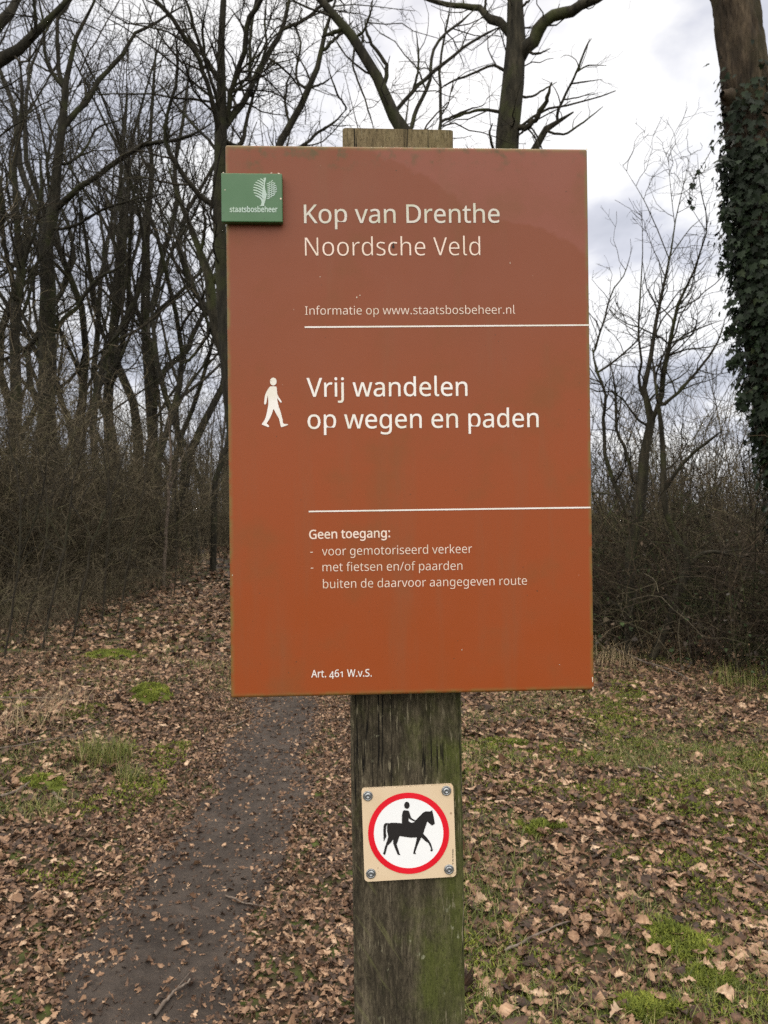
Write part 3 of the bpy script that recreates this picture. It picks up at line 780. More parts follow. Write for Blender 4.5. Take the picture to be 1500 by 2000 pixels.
traced_tree("oak_tree", "stout upright oak trunk forking above the sign against bright cloud", 12, [
    [(975, 1120, 30), (978, 800, 26), (983, 400, 23), (989, 287, 22.5), (996, 210, 22), (1005, 154, 22), (1010, 100, 20), (1003, 47, 17), (1005, 0, 15), (1002, -80, 13), (1010, -200, 9)],
    [(1012, 118, 14), (1024, 103, 13), (1047, 70, 12.5), (1075, 37, 11.5), (1117, 19, 10), (1150, 5, 9), (1180, -14, 7), (1230, -60, 5)],
    [(1000, 70, 10), (985, 50, 9), (954, 33, 8), (926, 14, 6), (884, 9, 5), (837, 0, 4), (800, -15, 3)],
    [(1004, 252, 6), (1030, 246, 5.5), (1047, 233, 5), (1060, 210, 4.5), (1070, 187, 4), (1078, 160, 2.6)],
    [(975, 219, 3.4), (955, 215, 3), (935, 215, 3), (903, 224, 2.5), (865, 243, 2)],
    [(990, 140, 3.4), (975, 131, 3), (959, 128, 2.6), (921, 145, 2.2), (880, 160, 2), (850, 182, 1.5)],
    [(1008, 186, 3), (1035, 190, 2.4), (1060, 176, 2), (1088, 160, 1.5)],
    [(968, 300, 3), (957, 265, 2.6), (962, 240, 2)],
    [(1028, 100, 3), (1050, 105, 2.4), (1075, 95, 1.8)],
    [(951, 32, 3), (948, 5, 2.6), (955, -30, 2)],
    [(1002, 20, 3), (1030, 5, 2.5), (1045, -20, 2)],
], 10, M_BARK2, rmin=.0034, trunk_t=.55, d1=1.3, l1=(.5, 1.5), d2=3, d3=3.5)

traced_tree("broken_tree", "broken mossy stub with one thin upright shoot, poking above the sign's corner", 13, [
    [(1052, 900, 12), (1048, 500, 10), (1042, 320, 8), (1040, 283, 7.5), (1061, 257, 6.5), (1085, 229, 5.5), (1105, 226, 5), (1120, 219, 3.5)],
    [(1088, 226, 3), (1103, 187, 2.5), (1127, 140, 2.2), (1145, 93, 2), (1155, 75, 1.6)],
    [(1064, 255, 2.6), (1100, 262, 2.2), (1140, 238, 1.8), (1178, 208, 1.4)],
    [(1112, 165, 1.8), (1140, 160, 1.5), (1175, 155, 1.1)],
    [(1126, 140, 1.7), (1150, 128, 1.4), (1185, 128, 1)],
    [(1100, 195, 1.6), (1130, 190, 1.3), (1160, 180, 1)],
], 11, M_BARK2, rmin=.003, trunk_t=.75, d1=2, l1=(.3, .8), d2=3, d3=3)

# the shrub and the thin stems beside the sign, in front of the brambles
traced_tree("forked_shrub", "tall twin-stemmed leafless shrub rising from the brambles beside the sign", 8.3, [
    [(1231, 1240, 8.00), (1229, 1100, 9.00), (1244, 1025, 10.50), (1253, 950, 11.00), (1262, 875, 9.50), (1271, 830, 8.50), (1268, 812, 6.92), (1256, 780, 5.17), (1263, 735, 5.24), (1274, 675, 4.31), (1286, 600, 3.03), (1307, 510, 2.05), (1316, 456, 1.28), (1322, 414, 1.08), (1331, 378, 0.90), (1349, 300, 0.54)],
    [(1257, 780, 3.76), (1247, 750, 3.14), (1253, 705, 2.49), (1247, 660, 2.29), (1250, 585, 1.63), (1255, 490, 1.02), (1253, 390, 0.54)],
    [(1268, 825, 5.00), (1282, 803, 4.87), (1291, 785, 5.21), (1295, 735, 5.24), (1307, 675, 3.92), (1322, 600, 3.03), (1349, 546, 2.07), (1372, 480, 1.48), (1382, 435, 1.12), (1367, 360, 0.81), (1362, 300, 0.45)],
    [(1293, 792, 3.83), (1325, 765, 3.21), (1361, 726, 2.58), (1391, 687, 2.41), (1406, 657, 1.52), (1420, 610, 0.83)],
    [(1230, 1010, 5.00), (1210, 970, 4.50), (1199, 944, 4.00), (1184, 890, 4.00), (1181, 860, 3.60), (1178, 810, 3.35), (1184, 774, 2.98), (1166, 726, 2.75), (1157, 680, 2.38)],
    [(1238, 940, 3.60), (1222, 880, 3.40), (1205, 840, 3.00), (1202, 765, 2.30), (1190, 700, 1.64)],
    [(1166, 728, 2.42), (1196, 708, 2.08), (1241, 669, 1.55), (1262, 640, 0.88)],
    [(1160, 690, 2.42), (1178, 630, 2.01), (1196, 570, 1.51), (1220, 534, 1.15), (1236, 480, 0.59)],
    [(1308, 508, 1.18), (1262, 400, 0.81), (1215, 320, 0.54)], [(1310, 500, 1.15), (1345, 450, 0.90), (1378, 420, 0.63)],
    [(1318, 440, 0.81), (1310, 370, 0.68), (1305, 300, 0.45)],
    [(1275, 670, 1.86), (1296, 620, 1.41), (1330, 590, 1.18), (1362, 560, 0.67)],
    [(1297, 700, 1.97), (1330, 660, 1.68), (1370, 640, 1.46), (1410, 625, 0.92)],
], 21, M_BARK2, cat="shrub", parts=("stem", "twigs"), slope=.3, rmin=.0024, trunk_t=.35, d1=6, l1=(.3, 1.1), d2=7, l2=(.15, .5), d3=5, l3=(.08, .25), up=.09)

traced_tree("crooked_shrub", "crooked green-barked stem bending up over the dark brambles", 7.9, [
    [(1274, 1286, 7.5), (1292, 1250, 8), (1310, 1205, 8), (1328, 1145, 7.5), (1349, 1100, 6.5), (1338, 1075, 5.5), (1322, 1049, 5), (1304, 1010, 5.2), (1296, 965, 6), (1295, 900, 6), (1291, 850, 5), (1286, 790, 3.5), (1276, 720, 2), (1270, 650, 1)],
    [(1349, 1100, 4.4), (1370, 1082, 3.8), (1400, 1079, 3.2), (1445, 1088, 2.2), (1480, 1100, 1.2)],
    [(1328, 1146, 3.4), (1330, 1110, 3), (1320, 1080, 2.6), (1308, 1045, 2), (1290, 1030, 1.4)],
    [(1297, 960, 3.4), (1325, 915, 3.4), (1360, 880, 3.2), (1392, 855, 2.6), (1412, 840, 1.6)],
], 22, M_BARK2, cat="shrub", parts=("stem", "twigs"), slope=.3, rmin=.0026, d1=2, l1=(.3, .8), d2=4, l2=(.12, .4), d3=3)

traced_tree("young_tree", "thin mossy sapling with a small fork close to the sign's edge", 8.0, [
    [(1223, 1284, 3.6), (1223, 1205, 3.2), (1215, 1190, 2.6), (1199, 1178, 2.2), (1180, 1165, 1.6)],
    [(1223, 1205, 2.6), (1232, 1195, 2), (1245, 1150, 1.6), (1262, 1100, 1.2)],
], 23, M_BARK2, cat="sapling", parts=("stem", "twigs"), rmin=.002, d1=2, l1=(.2, .5))

# thin stems standing in front of the wood on the other side
sap = [
    ("thin dark sapling beside the low bank, forked at chest height", 8.2, [[(78, 1290, 3.4), (100, 1180, 3), (128, 1060, 2.8), (140, 960, 2.4), (158, 890, 2), (180, 820, 1.3)], [(126, 1070, 2.2), (90, 1000, 2), (55, 930, 1.8), (30, 850, 1.3)], [(137, 970, 1.8), (150, 1000, 1), (175, 940, 1.4), (205, 880, 1)]]),
    ("dark leaning sapling with long side twigs at the wood's edge", 9.0, [[(140, 1258, 3.2), (165, 1130, 3), (180, 1060, 2.8), (205, 1000, 2.4), (232, 920, 2), (262, 830, 1.3)], [(182, 1055, 2), (150, 1000, 1.8), (110, 950, 1.2)], [(206, 1000, 1.8), (214, 930, 1.6), (208, 860, 1.1)]]),
    ("curved slender sapling rising out of the mossy leaf litter", 9.6, [[(228, 1240, 2.6), (240, 1170, 2.4), (248, 1110, 2.2), (262, 1040, 2), (280, 960, 1.6), (290, 880, 1)], [(247, 1120, 1.6), (272, 1080, 1.4), (292, 1040, 1)]]),
    ("grey shoot at the very edge among other shoots, bent outward", 7.4, [[(8, 1310, 3), (22, 1200, 2.8), (40, 1080, 2.6), (38, 960, 2.2), (18, 860, 1.8), (5, 780, 1.2)], [(38, 1090, 2), (70, 1010, 1.8), (88, 930, 1.6), (92, 850, 1)], [(40, 990, 1.6), (62, 930, 1.4), (72, 860, 1)]]),
    ("pale thin shoot crossing the dark sapling by the bank", 8.8, [[(40, 1260, 2.6), (75, 1130, 2.4), (92, 1040, 2.2), (90, 960, 2), (60, 830, 1.4), (48, 760, 1)], [(90, 1030, 1.6), (120, 970, 1.4), (150, 870, 1)]]),
    ("wiry sapling with an arched top in front of the cluster of thin stems", 10.5, [[(200, 1215, 2.6), (206, 1120, 2.4), (215, 1020, 2.2), (212, 940, 1.8), (196, 860, 1.3), (178, 800, .9)], [(213, 1030, 1.6), (235, 980, 1.4), (250, 930, 1)]]),
    ("straight fine sapling near the end of the leafy trail", 14, [[(340, 1165, 2), (345, 1080, 1.9), (342, 980, 1.7), (348, 880, 1.4), (352, 800, 1)], [(344, 1010, 1.4), (362, 950, 1.2), (372, 880, .9)]]),
    ("leaning pale birch-like shoot deeper in the undergrowth", 16, [[(322, 1130, 4.4), (324, 1040, 4.2), (330, 960, 4), (334, 880, 3), (328, 810, 2)], [(330, 960, 2), (350, 910, 1.6), (372, 850, 1)]]),
]
for i, (lb, Y, mains) in enumerate(sap):
    mains = [[(a_, b_, c_ * .72) for a_, b_, c_ in l_] for l_ in mains]
    traced_tree("young_tree", lb, Y, mains, 40 + i, M_TWIG if i != 7 else M_STICK, "saplings at the wood's edge", "sapling", ("stem", "twigs"), slope=.3, wig=.5, wig0=.5, rmin=.0016, d1=6, l1=(.2, .8), d2=6, l2=(.1, .4), d3=3, up=.07, trunk_t=.25, twig=M_TWIG)

# ------------------------------------------------------------------ ivy-clad tree
ivyY = 6.7
ivy_line = [(1632, 1340, 66), (1585, 1100, 56), (1541, 900, 51), (1517, 750, 50), (1497, 600, 48), (1482, 450, 47), (1470, 300, 46), (1459, 200, 46), (1448, 100, 45), (1434, 0, 44), (1420, -110, 42), (1400, -300, 38), (1370, -600, 30)]
P, Rr = trace([ivy_line], ivyY, 31, n=150, base=False, wig0=0)
r = np.random.default_rng(31)
o = empty("ivy_clad_tree", P[0, 0]); tag(o, "big leaning trunk with ridged brown bark, smothered in dark ivy", "tree")
def ridged_trunk(P, Rr, sides, depth):
    """A trunk whose bark is really furrowed: long plates with gaps between."""
    V, F = tubes(P[None], Rr[None], 3, r); n = len(P); a = np.arange(sides) * 2 * math.pi / sides
    T = np.gradient(P, axis=0); T /= np.linalg.norm(T, axis=1, keepdims=True); A = np.cross(T, [0, 1., 0]); A /= np.linalg.norm(A, axis=1, keepdims=True); B = np.cross(T, A)
    hh = np.cumsum(np.concatenate([[0], np.linalg.norm(np.diff(P, axis=0), axis=1)]))
    AA, HH = np.meshgrid(a, hh); arc = AA * Rr.mean()
    def per(s, sd): return np.minimum(*[np.abs(vnoise(arc + o_ + .25 * vnoise(arc, HH, .3, sd + 3), HH * .16, s, sd) - .5) for o_ in (0, 0)])
    rid = np.clip(per(.030, 61) * 3.2, 0, 1) * .7 + .3 * np.clip(per(.013, 62) * 3, 0, 1)
    rad = Rr[:, None] * (1 + .05 * (vnoise(arc, HH, .35, 64) - .5)) - depth * (1 - rid)
    V = P[:, None] + rad[..., None] * (A[:, None] * np.cos(AA)[..., None] + B[:, None] * np.sin(AA)[..., None])
    I = np.arange(n - 1)[:, None] * sides + np.arange(sides)[None]; I2 = np.arange(n - 1)[:, None] * sides + (np.arange(sides)[None] + 1) % sides
    return V.reshape(-1, 3), np.stack([I, I2, I2 + sides, I + sides], -1).reshape(-1, 4)
wd = Wood(); V_, F_ = ridged_trunk(P[0], Rr[0], 150, .028); wd.v.append(V_); wd.f.append(F_); wd.n = len(V_); wd.t.append(np.full(len(V_), .3))
kn, _ = resample([W(1425, 190, ivyY - .2), W(1416, 186, ivyY - .24), W(1411, 184, ivyY - .25)], [.05, .045, .02], 6, .1, r)
wd.add(kn[None], np.linspace(.07, .03, 6)[None], 10, r)
me = wd.mesh("trunk"); me.transform(Matrix.Translation(-Vector(P[0, 0]))); link("trunk", me, M_BARKIVY, o)
limbs = [[(1372, -580, 18), (1300, -700, 12), (1220, -800, 8)], [(1400, -300, 14), (1480, -430, 12), (1560, -600, 8)]]
for l in limbs:
    wd = Wood(); q, qr = resample([W(a_, b_, ivyY) for a_, b_, _ in l], np.array([c_ for *_, c_ in l]) / FPX * ivyY, 10, .2, r); wd.add(q[None], qr[None], 8, r)
    me = wd.mesh("limb"); me.transform(Matrix.Translation(-Vector(P[0, 0]))); link("limb", me, M_BARKIVY, o)

M_IVY = tint_mat("ivy_leaf", [(0, (.003, .006, .002)), (.5, (.007, .014, .005)), (.85, (.015, .027, .010)), (1, (.035, .045, .018))], .6, .18)
IVT = np.array([[0, .36], [0, 0], [.26, -.14], [.52, .10], [.32, .30], [.42, .62], [.16, .62], [0, 1.05], [-.16, .62], [-.42, .62], [-.32, .30], [-.52, .10], [-.26, -.14]])
def ivy_leaves(pos, nrm, size, rng, tint=None, droop=.5):
    N = len(pos); up = np.array([0, 0, 1.0]); n_ = nrm / np.linalg.norm(nrm, axis=1, keepdims=True)
    n_ = n_ + rng.normal(0, .38, (N, 3)); n_[:, 2] += droop * .6; n_ /= np.linalg.norm(n_, axis=1, keepdims=True)
    dn = -up[None] + rng.normal(0, .55, (N, 3)); dn -= (dn * n_).sum(1, keepdims=True) * n_; dn /= np.linalg.norm(dn, axis=1, keepdims=True)
    sx = np.cross(dn, n_)
    loc = IVT[None] * size[:, None, None] * rng.uniform(.8, 1.2, (N, 1, 2))
    bend = -.35 * (IVT[:, 0] ** 2)[None] * size[:, None] + .06 * size[:, None] * (IVT[:, 1] < .01)[None]
    V = pos[:, None] + loc[..., 0:1] * sx[:, None] + loc[..., 1:2] * dn[:, None] + bend[..., None] * n_[:, None]
    k = np.arange(1, 13); T = np.stack([np.zeros(12, int), k, np.roll(k, -1)], -1)
    F = (np.arange(N)[:, None, None] * 13 + T[None]).reshape(-1, 3)
    t = rng.beta(1.6, 2.2, N) if tint is None else tint
    return V.reshape(-1, 3), F, np.repeat(t, 13)
ivn = 7500
pyv = np.concatenate([r.uniform(300, 1150, int(ivn * .80)), r.uniform(110, 330, int(ivn * .12)), r.uniform(1100, 1340, int(ivn * .08))])
# thin at the top, ragged up one side
keep = r.random(len(pyv)) < np.interp(pyv, [120, 180, 230, 330, 420, 840, 960, 1340], [.05, .22, .55, .85, 1, 1, .25, .2])
pyv = pyv[keep]; N = len(pyv)
line = np.array(ivy_line); order = np.argsort(line[:, 1])
cxp = np.interp(pyv, line[order, 1], line[order, 0]); rp = np.interp(pyv, line[order, 1], line[order, 2]) / FPX * ivyY
cz = CAM_Z - (pyv - 1000) / FPX * ivyY; cxw = (cxp - 750) / FPX * ivyY
phi = r.uniform(-.62 * math.pi, .62 * math.pi, N)           # 0 faces the camera side
phi = np.where(r.random(N) < .22, r.uniform(-math.pi, math.pi, N), phi)
off = np.abs(r.normal(.02, .045, N)) + np.interp(pyv, [300, 420, 700, 900], [.0, .03, .03, .0]) * r.random(N) * (np.sin(phi) < 0) * 2.2
nr = np.stack([np.sin(phi), -np.cos(phi), np.zeros(N)], -1)
pos = np.stack([cxw, np.full(N, ivyY), cz], -1) + nr * (rp + off)[:, None]
V1, F1, T1 = ivy_leaves(pos, nr, r.triangular(.025, .05, .095, N), r)
# loose strands that stand off the trunk and hang in the air
strands = [[(1436, 262), (1410, 268), (1392, 288), (1378, 315), (1362, 338), (1350, 362), (1346, 385), (1352, 402)],
           [(1440, 330), (1420, 318), (1410, 308)], [(1435, 470), (1418, 492), (1412, 520)], [(1445, 620), (1430, 640), (1420, 660)],
           [(1455, 690), (1436, 700), (1432, 730)], [(1470, 760), (1450, 775), (1445, 800)], [(1440, 400), (1420, 420), (1416, 450)]]
sp, sn = [], []; wd = Wood()
for i, s_ in enumerate(strands):
    q, qr = resample([W(a_, b_, ivyY - .28 + .03 * j) for j, (a_, b_) in enumerate(s_)], np.full(len(s_), .003), 16, .6, r); wd.add(q[None], qr[None], 5, r)
    for rep in range(1 if i == 0 else 3):
        kk = r.integers(3 if i == 0 else 0, 16, 13 if i == 0 else 10) if i else np.arange(3, 16)
        sp.append(q[kk] + r.normal(0, .006 if i == 0 else .02, (len(kk), 3))); sn.append(np.stack([r.normal(0, .4, len(kk)), -np.ones(len(kk)), r.normal(0, .4, len(kk))], -1))
sp = np.concatenate(sp); sn = np.concatenate(sn)
V2, F2, T2 = ivy_leaves(sp, sn, r.uniform(.04, .066, len(sp)), r)
o = empty("ivy_vine", P[0, 0]); tag(o, "dark glossy ivy climbing the leaning trunk, one strand dangling free", "ivy")
me = np_mesh("ivy_leaves", np.concatenate([V1, V2]), np.concatenate([F1, F2 + len(V1)]), True, np.concatenate([T1, T2])); me.transform(Matrix.Translation(-Vector(P[0, 0]))); link("ivy_leaves", me, M_IVY, o)
for k in range(14):                                          # the climbing stems under the leaves
    ph = r.uniform(-1.6, 1.6); yy = np.linspace(1330, r.uniform(150, 500), 20); ph_ = ph + np.cumsum(r.normal(0, .06, 20))
    cx_ = np.interp(yy, line[order, 1], line[order, 0]); rr_ = np.interp(yy, line[order, 1], line[order, 2]) / FPX * ivyY + .008
    q = np.stack([(cx_ - 750) / FPX * ivyY + np.sin(ph_) * rr_, ivyY - np.cos(ph_) * rr_, CAM_Z - (yy - 1000) / FPX * ivyY], -1)
    wd.add(q[None], np.linspace(.012, .004, 20)[None], 6, r)
me = wd.mesh("ivy_stem"); me.transform(Matrix.Translation(-Vector(P[0, 0]))); link("ivy_stem", me, M_BARKIVY, o)

# ------------------------------------------------------------------ trees deeper in the wood, copied
def far_tree_parts(seed, H, r0, nf, spread):
    r = np.random.default_rng(seed)
    P0, R0 = resample([[0, 0, -.1], [r.normal(0, .2), r.normal(0, .2), H * .2], [r.normal(0, .4), r.normal(0, .4), H * .4], [r.normal(0, .6), r.normal(0, .6), H * .6], [r.normal(0, .85), r.normal(0, .85), H * .8], [r.normal(0, 1.1), r.normal(0, 1.1), H]], [r0, r0 * .85, r0 * .66, r0 * .46, r0 * .28, r0 * .1], 16, .35, r)
    M, MR = spawn(P0[None], R0[None], nf / H, r, (H * .3, H * .55), (22, 50), n=16, wig=.11, up=.06, tmin=.28, rfac=.6, rmin=.018, taper=.2)
    wt_ = Wood(); wt_.add(P0[None], R0[None], 9, r)
    wc = Wood(); wc.add(M, MR, 6, r)
    A, AR = spawn(np.concatenate([P0[None], M]), np.concatenate([R0[None], MR]), 1.7, r, (.8, 2.4), (30, 60), n=6, wig=.2, up=.07, tmin=.3, rmin=.010); wc.add(A, AR, 4, r)
    B, BR = spawn(A, AR, 2.9, r, (.4, 1.2), n=4, wig=.24, up=.05, rmin=.007); wc.add(B, BR, 3, r)
    C_, CR = spawn(B, BR, 3.2, r, (.25, .65), n=3, wig=.25, up=.05, rmin=.0048); wc.add(C_, CR, 3, r)
    return wt_.mesh("trunk"), wc.mesh("crown")
protos = [far_tree_parts(201, 17, .16, 9, 1), far_tree_parts(202, 14, .11, 8, 1), far_tree_parts(203, 18, .2, 11, 1), far_tree_parts(204, 12, .09, 9, 1)]
spots = [(-30, 20, 0), (150, 19, 1), (60, 23, 3), (185, 25, 1), (250, 22, 3), (330, 21, 1), (265, 28, 2), (385, 24, 0), (110, 30, 0), (355, 31, 3), (415, 19, 3), (10, 27, 2), (470, 27, 1), (590, 30, 0), (680, 34, 3), (760, 26, 1), (840, 33, 2), (930, 30, 3), (520, 21, 3), (-130, 16, 1), (-230, 22, 0), (-320, 14, 3), (225, 33, 2), (305, 36, 1), (440, 38, 2), (45, 36, 1), (80, 18, 3), (170, 22, 3), (300, 19, 3), (205, 18, 1), (130, 26, 1), (360, 27, 1), (400, 30, 3), (280, 24, 1), (-10, 17, 3)]
for i, (px, Y, k) in enumerate(spots):
    r = np.random.default_rng(900 + i); x = (px - 750) / FPX * Y
    o = empty("slender_tree", (x, Y, float(gz(x, Y))), (r.normal(0, .03), r.normal(0, .03), r.uniform(0, 6.28)))
    s = r.uniform(.85, 1.15); o.scale = (s, s, s)
    tag(o, "slender leafless tree deep in the wood behind the thicker trunks", "tree", "bare trees deep in the wood")
    for nm, me_ in zip(("trunk", "crown"), protos[k]):
        c = bpy.data.objects.new(nm, me_); COL.objects.link(c); c.parent = o
        if not me_.materials: me_.materials.append(M_BARK if nm == "trunk" else M_TWIG)

# leafless shrubs: one of each kind, then copies
def shrub_parts(seed, H, stems, spread, d1, rb, rm=.004):
    r = np.random.default_rng(seed); K = stems
    a = r.uniform(0, 6.28, K); L = r.uniform(.55, 1.0, K) * H; n = 9
    d = np.stack([np.cos(a) * spread, np.sin(a) * spread, np.ones(K)], -1); d /= np.linalg.norm(d, axis=1, keepdims=True)
    P = np.zeros((K, n, 3)); P[:, 0] = np.stack([np.cos(a), np.sin(a), 0 * a], -1) * r.uniform(.02, .22, (K, 1)); P[:, 0, 2] = -.08
    for j in range(1, n):
        d = d + r.normal(0, .15, (K, 3)); d[:, 2] += .03; d /= np.linalg.norm(d, axis=1, keepdims=True); P[:, j] = P[:, j - 1] + d * (L / (n - 1))[:, None]
    Rr = (rb * r.uniform(.6, 1.1, K))[:, None] * np.linspace(1, .18, n)[None]
    ws = Wood(); ws.add(P, Rr, 6, r); wt_ = Wood()
    A, AR = spawn(P, Rr, d1, r, (.35 * H * .5, .6 * H * .5), (25, 55), n=6, wig=.16, up=.05, tmin=.2, rmin=rm * 1.3); wt_.add(A, AR, 4, r)
    B, BR = spawn(A, AR, 4.5, r, (.2, .55), n=4, wig=.2, up=.04, rmin=rm); wt_.add(B, BR, 3, r)
    C_, CR = spawn(B, BR, 4, r, (.1, .28), n=3, wig=.2, up=.03, rmin=rm * .8); wt_.add(C_, CR, 3, r)
    return ws.mesh("stem"), wt_.mesh("twigs")
sprotos = [shrub_parts(301, 3.6, 9, .35, 2.6, .011), shrub_parts(302, 2.6, 14, .55, 3.0, .008), shrub_parts(303, 5.2, 7, .30, 2.2, .018), shrub_parts(304, 4.6, 10, .42, 2.4, .014)]
def put_shrub(name, px, Y, k, s, label, group, mt, seed):
    r = np.random.default_rng(seed); x = (px - 750) / FPX * Y
    o = empty(name, (x, Y, float(gz(x, Y))), (0, 0, r.uniform(0, 6.28))); o.scale = (s, s, s * r.uniform(.92, 1.08)); tag(o, label, "shrub", group)
    for nm, me_ in zip(("stem", "twigs"), sprotos[k]):
        c = bpy.data.objects.new(nm, me_); COL.objects.link(c); c.parent = o
        if not me_.materials: me_.materials.append(mt)
lsp = [(10, 12.5, 1, 1), (60, 14, 0, .9), (120, 16, 1, 1.1), (170, 17, 0, 1), (230, 19, 1, 1.2), (285, 20, 0, 1), (330, 23, 1, 1.3), (380, 25, 0, 1.1), (420, 27, 1, 1.3), (40, 18, 0, 1.1), (140, 21, 0, 1.1), (260, 25, 0, 1.15), (350, 19, 1, .8), (430, 22, 3, .8), (-40, 11, 1, 1.1), (-90, 13, 0, 1), (-200, 10, 1, 1.2), (95, 12.8, 1, .8), (205, 15.5, 1, .85), (400, 32, 0, 1.3), (310, 30, 0, 1.3), (470, 30, 0, 1.2), (560, 33, 0, 1.2), (650, 30, 1, 1.4), (-300, 9, 0, 1)]
for i, (px, Y, k, s) in enumerate(lsp):
    put_shrub("hazel_shrub", px, Y, k, s, "grey-brown leafless shrub tangled with its like under the bare trees", "leafless shrubs under the trees", M_BRUSH, 1200 + i)
rsp = [(1195, 13, 3, 1.0), (1340, 12, 2, .95), (1420, 14, 3, 1.1), (1265, 16, 2, 1.1), (1460, 11, 3, .9), (1160, 16, 2, 1.1), (1370, 18, 3, 1.2), (1560, 10, 2, .9), (1650, 12, 3, 1), (1080, 18, 3, 1), (1225, 20, 2, 1.2), (1310, 10, 1, .95), (1420, 9.6, 1, .9), (1190, 10.5, 1, 1), (1215, 9.5, 3, .8), (1330, 10.5, 3, .95), (1390, 11, 2, .8), (1280, 12, 3, 1.0), (1175, 11, 2, .85), (1430, 12.5, 2, .95), (1470, 9.2, 0, .9), (1250, 10, 0, .9), (1360, 9.4, 0, .85), (1400, 16, 2, 1.2)]
for i, (px, Y, k, s) in enumerate(rsp):
    put_shrub("thin_shrub", px, Y, k, s, "hazy fan-shaped leafless shrub behind the brambles, between the sign and the ivy-clad trunk", "leafless shrubs behind the brambles", M_TWIG, 1300 + i)

# ------------------------------------------------------------------ undergrowth, brambles, far wood (nobody could count them)
def clump(xy, lo, hi, sd):
    return lo + (hi - lo) * np.clip((vnoise(xy[:, 0], xy[:, 1], 2.6, sd) * .65 + vnoise(xy[:, 0], xy[:, 1], .9, sd + 1) * .35 - .2) / .6, 0, 1)
def brush_mass(name, xy, H, rng, mat, label, cat, rb=.006, arch=.25, d1=2.2, l1=(.3, .9), d2=3, l2=(.12, .4), rm=.0035, n=7, sides=(4, 3, 3), lean=.35):
    K = len(xy); a = rng.uniform(0, 6.28, K); d = np.stack([np.cos(a) * lean, np.sin(a) * lean, np.ones(K)], -1) + rng.normal(0, .15, (K, 3)); d /= np.linalg.norm(d, axis=1, keepdims=True)
    P = np.zeros((K, n, 3)); P[:, 0, 0] = xy[:, 0]; P[:, 0, 1] = xy[:, 1]; P[:, 0, 2] = gz(xy[:, 0], xy[:, 1]) - .03
    g = np.stack([np.cos(a), np.sin(a), -np.ones(K) * 1.1], -1) * arch
    for j in range(1, n):
        d = d + rng.normal(0, .17, (K, 3)) + g * (j / n); d /= np.linalg.norm(d, axis=1, keepdims=True); P[:, j] = P[:, j - 1] + d * (H / (n - 1))[:, None]
    P[:, :, 2] = np.maximum(P[:, :, 2], gz(P[:, :, 0], P[:, :, 1]) - .03)
    Rr = (rb * rng.uniform(.6, 1.3, K))[:, None] * np.linspace(1, .3, n)[None]
    wd = Wood(); wd.add(P, Rr, sides[0], rng)
    A, AR = spawn(P, Rr, d1, rng, l1, (35, 85), n=5, wig=.28, up=.03, rmin=rm); wd.add(A, AR, sides[1], rng)
    if d2:
        B, BR = spawn(A, AR, d2, rng, l2, n=3, wig=.2, up=.02, rmin=rm * .8); wd.add(B, BR, sides[2], rng)
    tag(link(name, wd.mesh(name, False), mat), label, cat, kind="stuff")
    return P

rng = np.random.default_rng(77)
def region(n, pxr, front, depth, rng, clear=1.3):
    px = rng.uniform(*pxr, n); Yf = np.interp(px, front[0], front[1]); Y = Yf + depth * rng.random(n) ** 1.3; x = (px - 750) / FPX * Y
    k = np.abs(x - path_x(Y)) > clear; return np.stack([x[k], Y[k]], -1)
LF = ([-500, 0, 120, 220, 330, 440, 640], [8.5, 11, 13, 15.5, 19, 25, 31])
xy = region(5200, (-420, 640), LF, 18, rng)
brush_mass("undergrowth", xy, rng.triangular(1.2, 3.2, 6.4, len(xy)) * clump(xy, .55, 1.25, 91), rng, M_BRUSH, "dense grey-brown tangle of bare twigs filling the foot of the wood", "undergrowth", rb=.0065, arch=.06, d1=2.8, l1=(.4, 1.3), d2=3.2, l2=(.2, .6), rm=.0042, lean=.42)
xy = region(2600, (-420, 440), ([-500, 0, 120, 220, 330, 440], [7.2, 8.4, 9.8, 12, 15, 21]), 9, rng)
brush_mass("low_brush", xy, rng.triangular(.3, .7, 1.7, len(xy)), rng, M_BRUSH, "low wiry twigs and dead stalks at the edge of the wood", "undergrowth", rb=.0042, arch=.15, d1=4.0, l1=(.2, .5), d2=3, l2=(.1, .3), rm=.0026, lean=.6)

RF = ([1020, 1170, 1300, 1450, 1800], [9.2, 8.3, 7.7, 7.1, 6.4])
xy = region(1500, (1050, 1900), RF, 4.5, rng)
Pb = brush_mass("bramble_thicket", xy, rng.uniform(1.2, 3.4, len(xy)) * clump(xy, .6, 1.25, 95), rng, M_BRAMBLE, "dark tangle of arching bramble canes along the edge of the clearing", "brambles", rb=.006, arch=.26, d1=2.0, l1=(.25, .8), d2=2.5, l2=(.1, .3), rm=.0026, lean=.45)
xy = region(1500, (1050, 1900), ([1050, 1900], [12, 10]), 14, rng)
brush_mass("far_brambles", xy, rng.uniform(1.4, 3.4, len(xy)) * clump(xy, .55, 1.3, 97), rng, M_BRAMBLE, "brown brushwood behind the brambles", "brambles", rb=.008, arch=.14, d1=2.2, l1=(.4, 1.0), d2=2.4, l2=(.2, .5), rm=.0045, lean=.4)
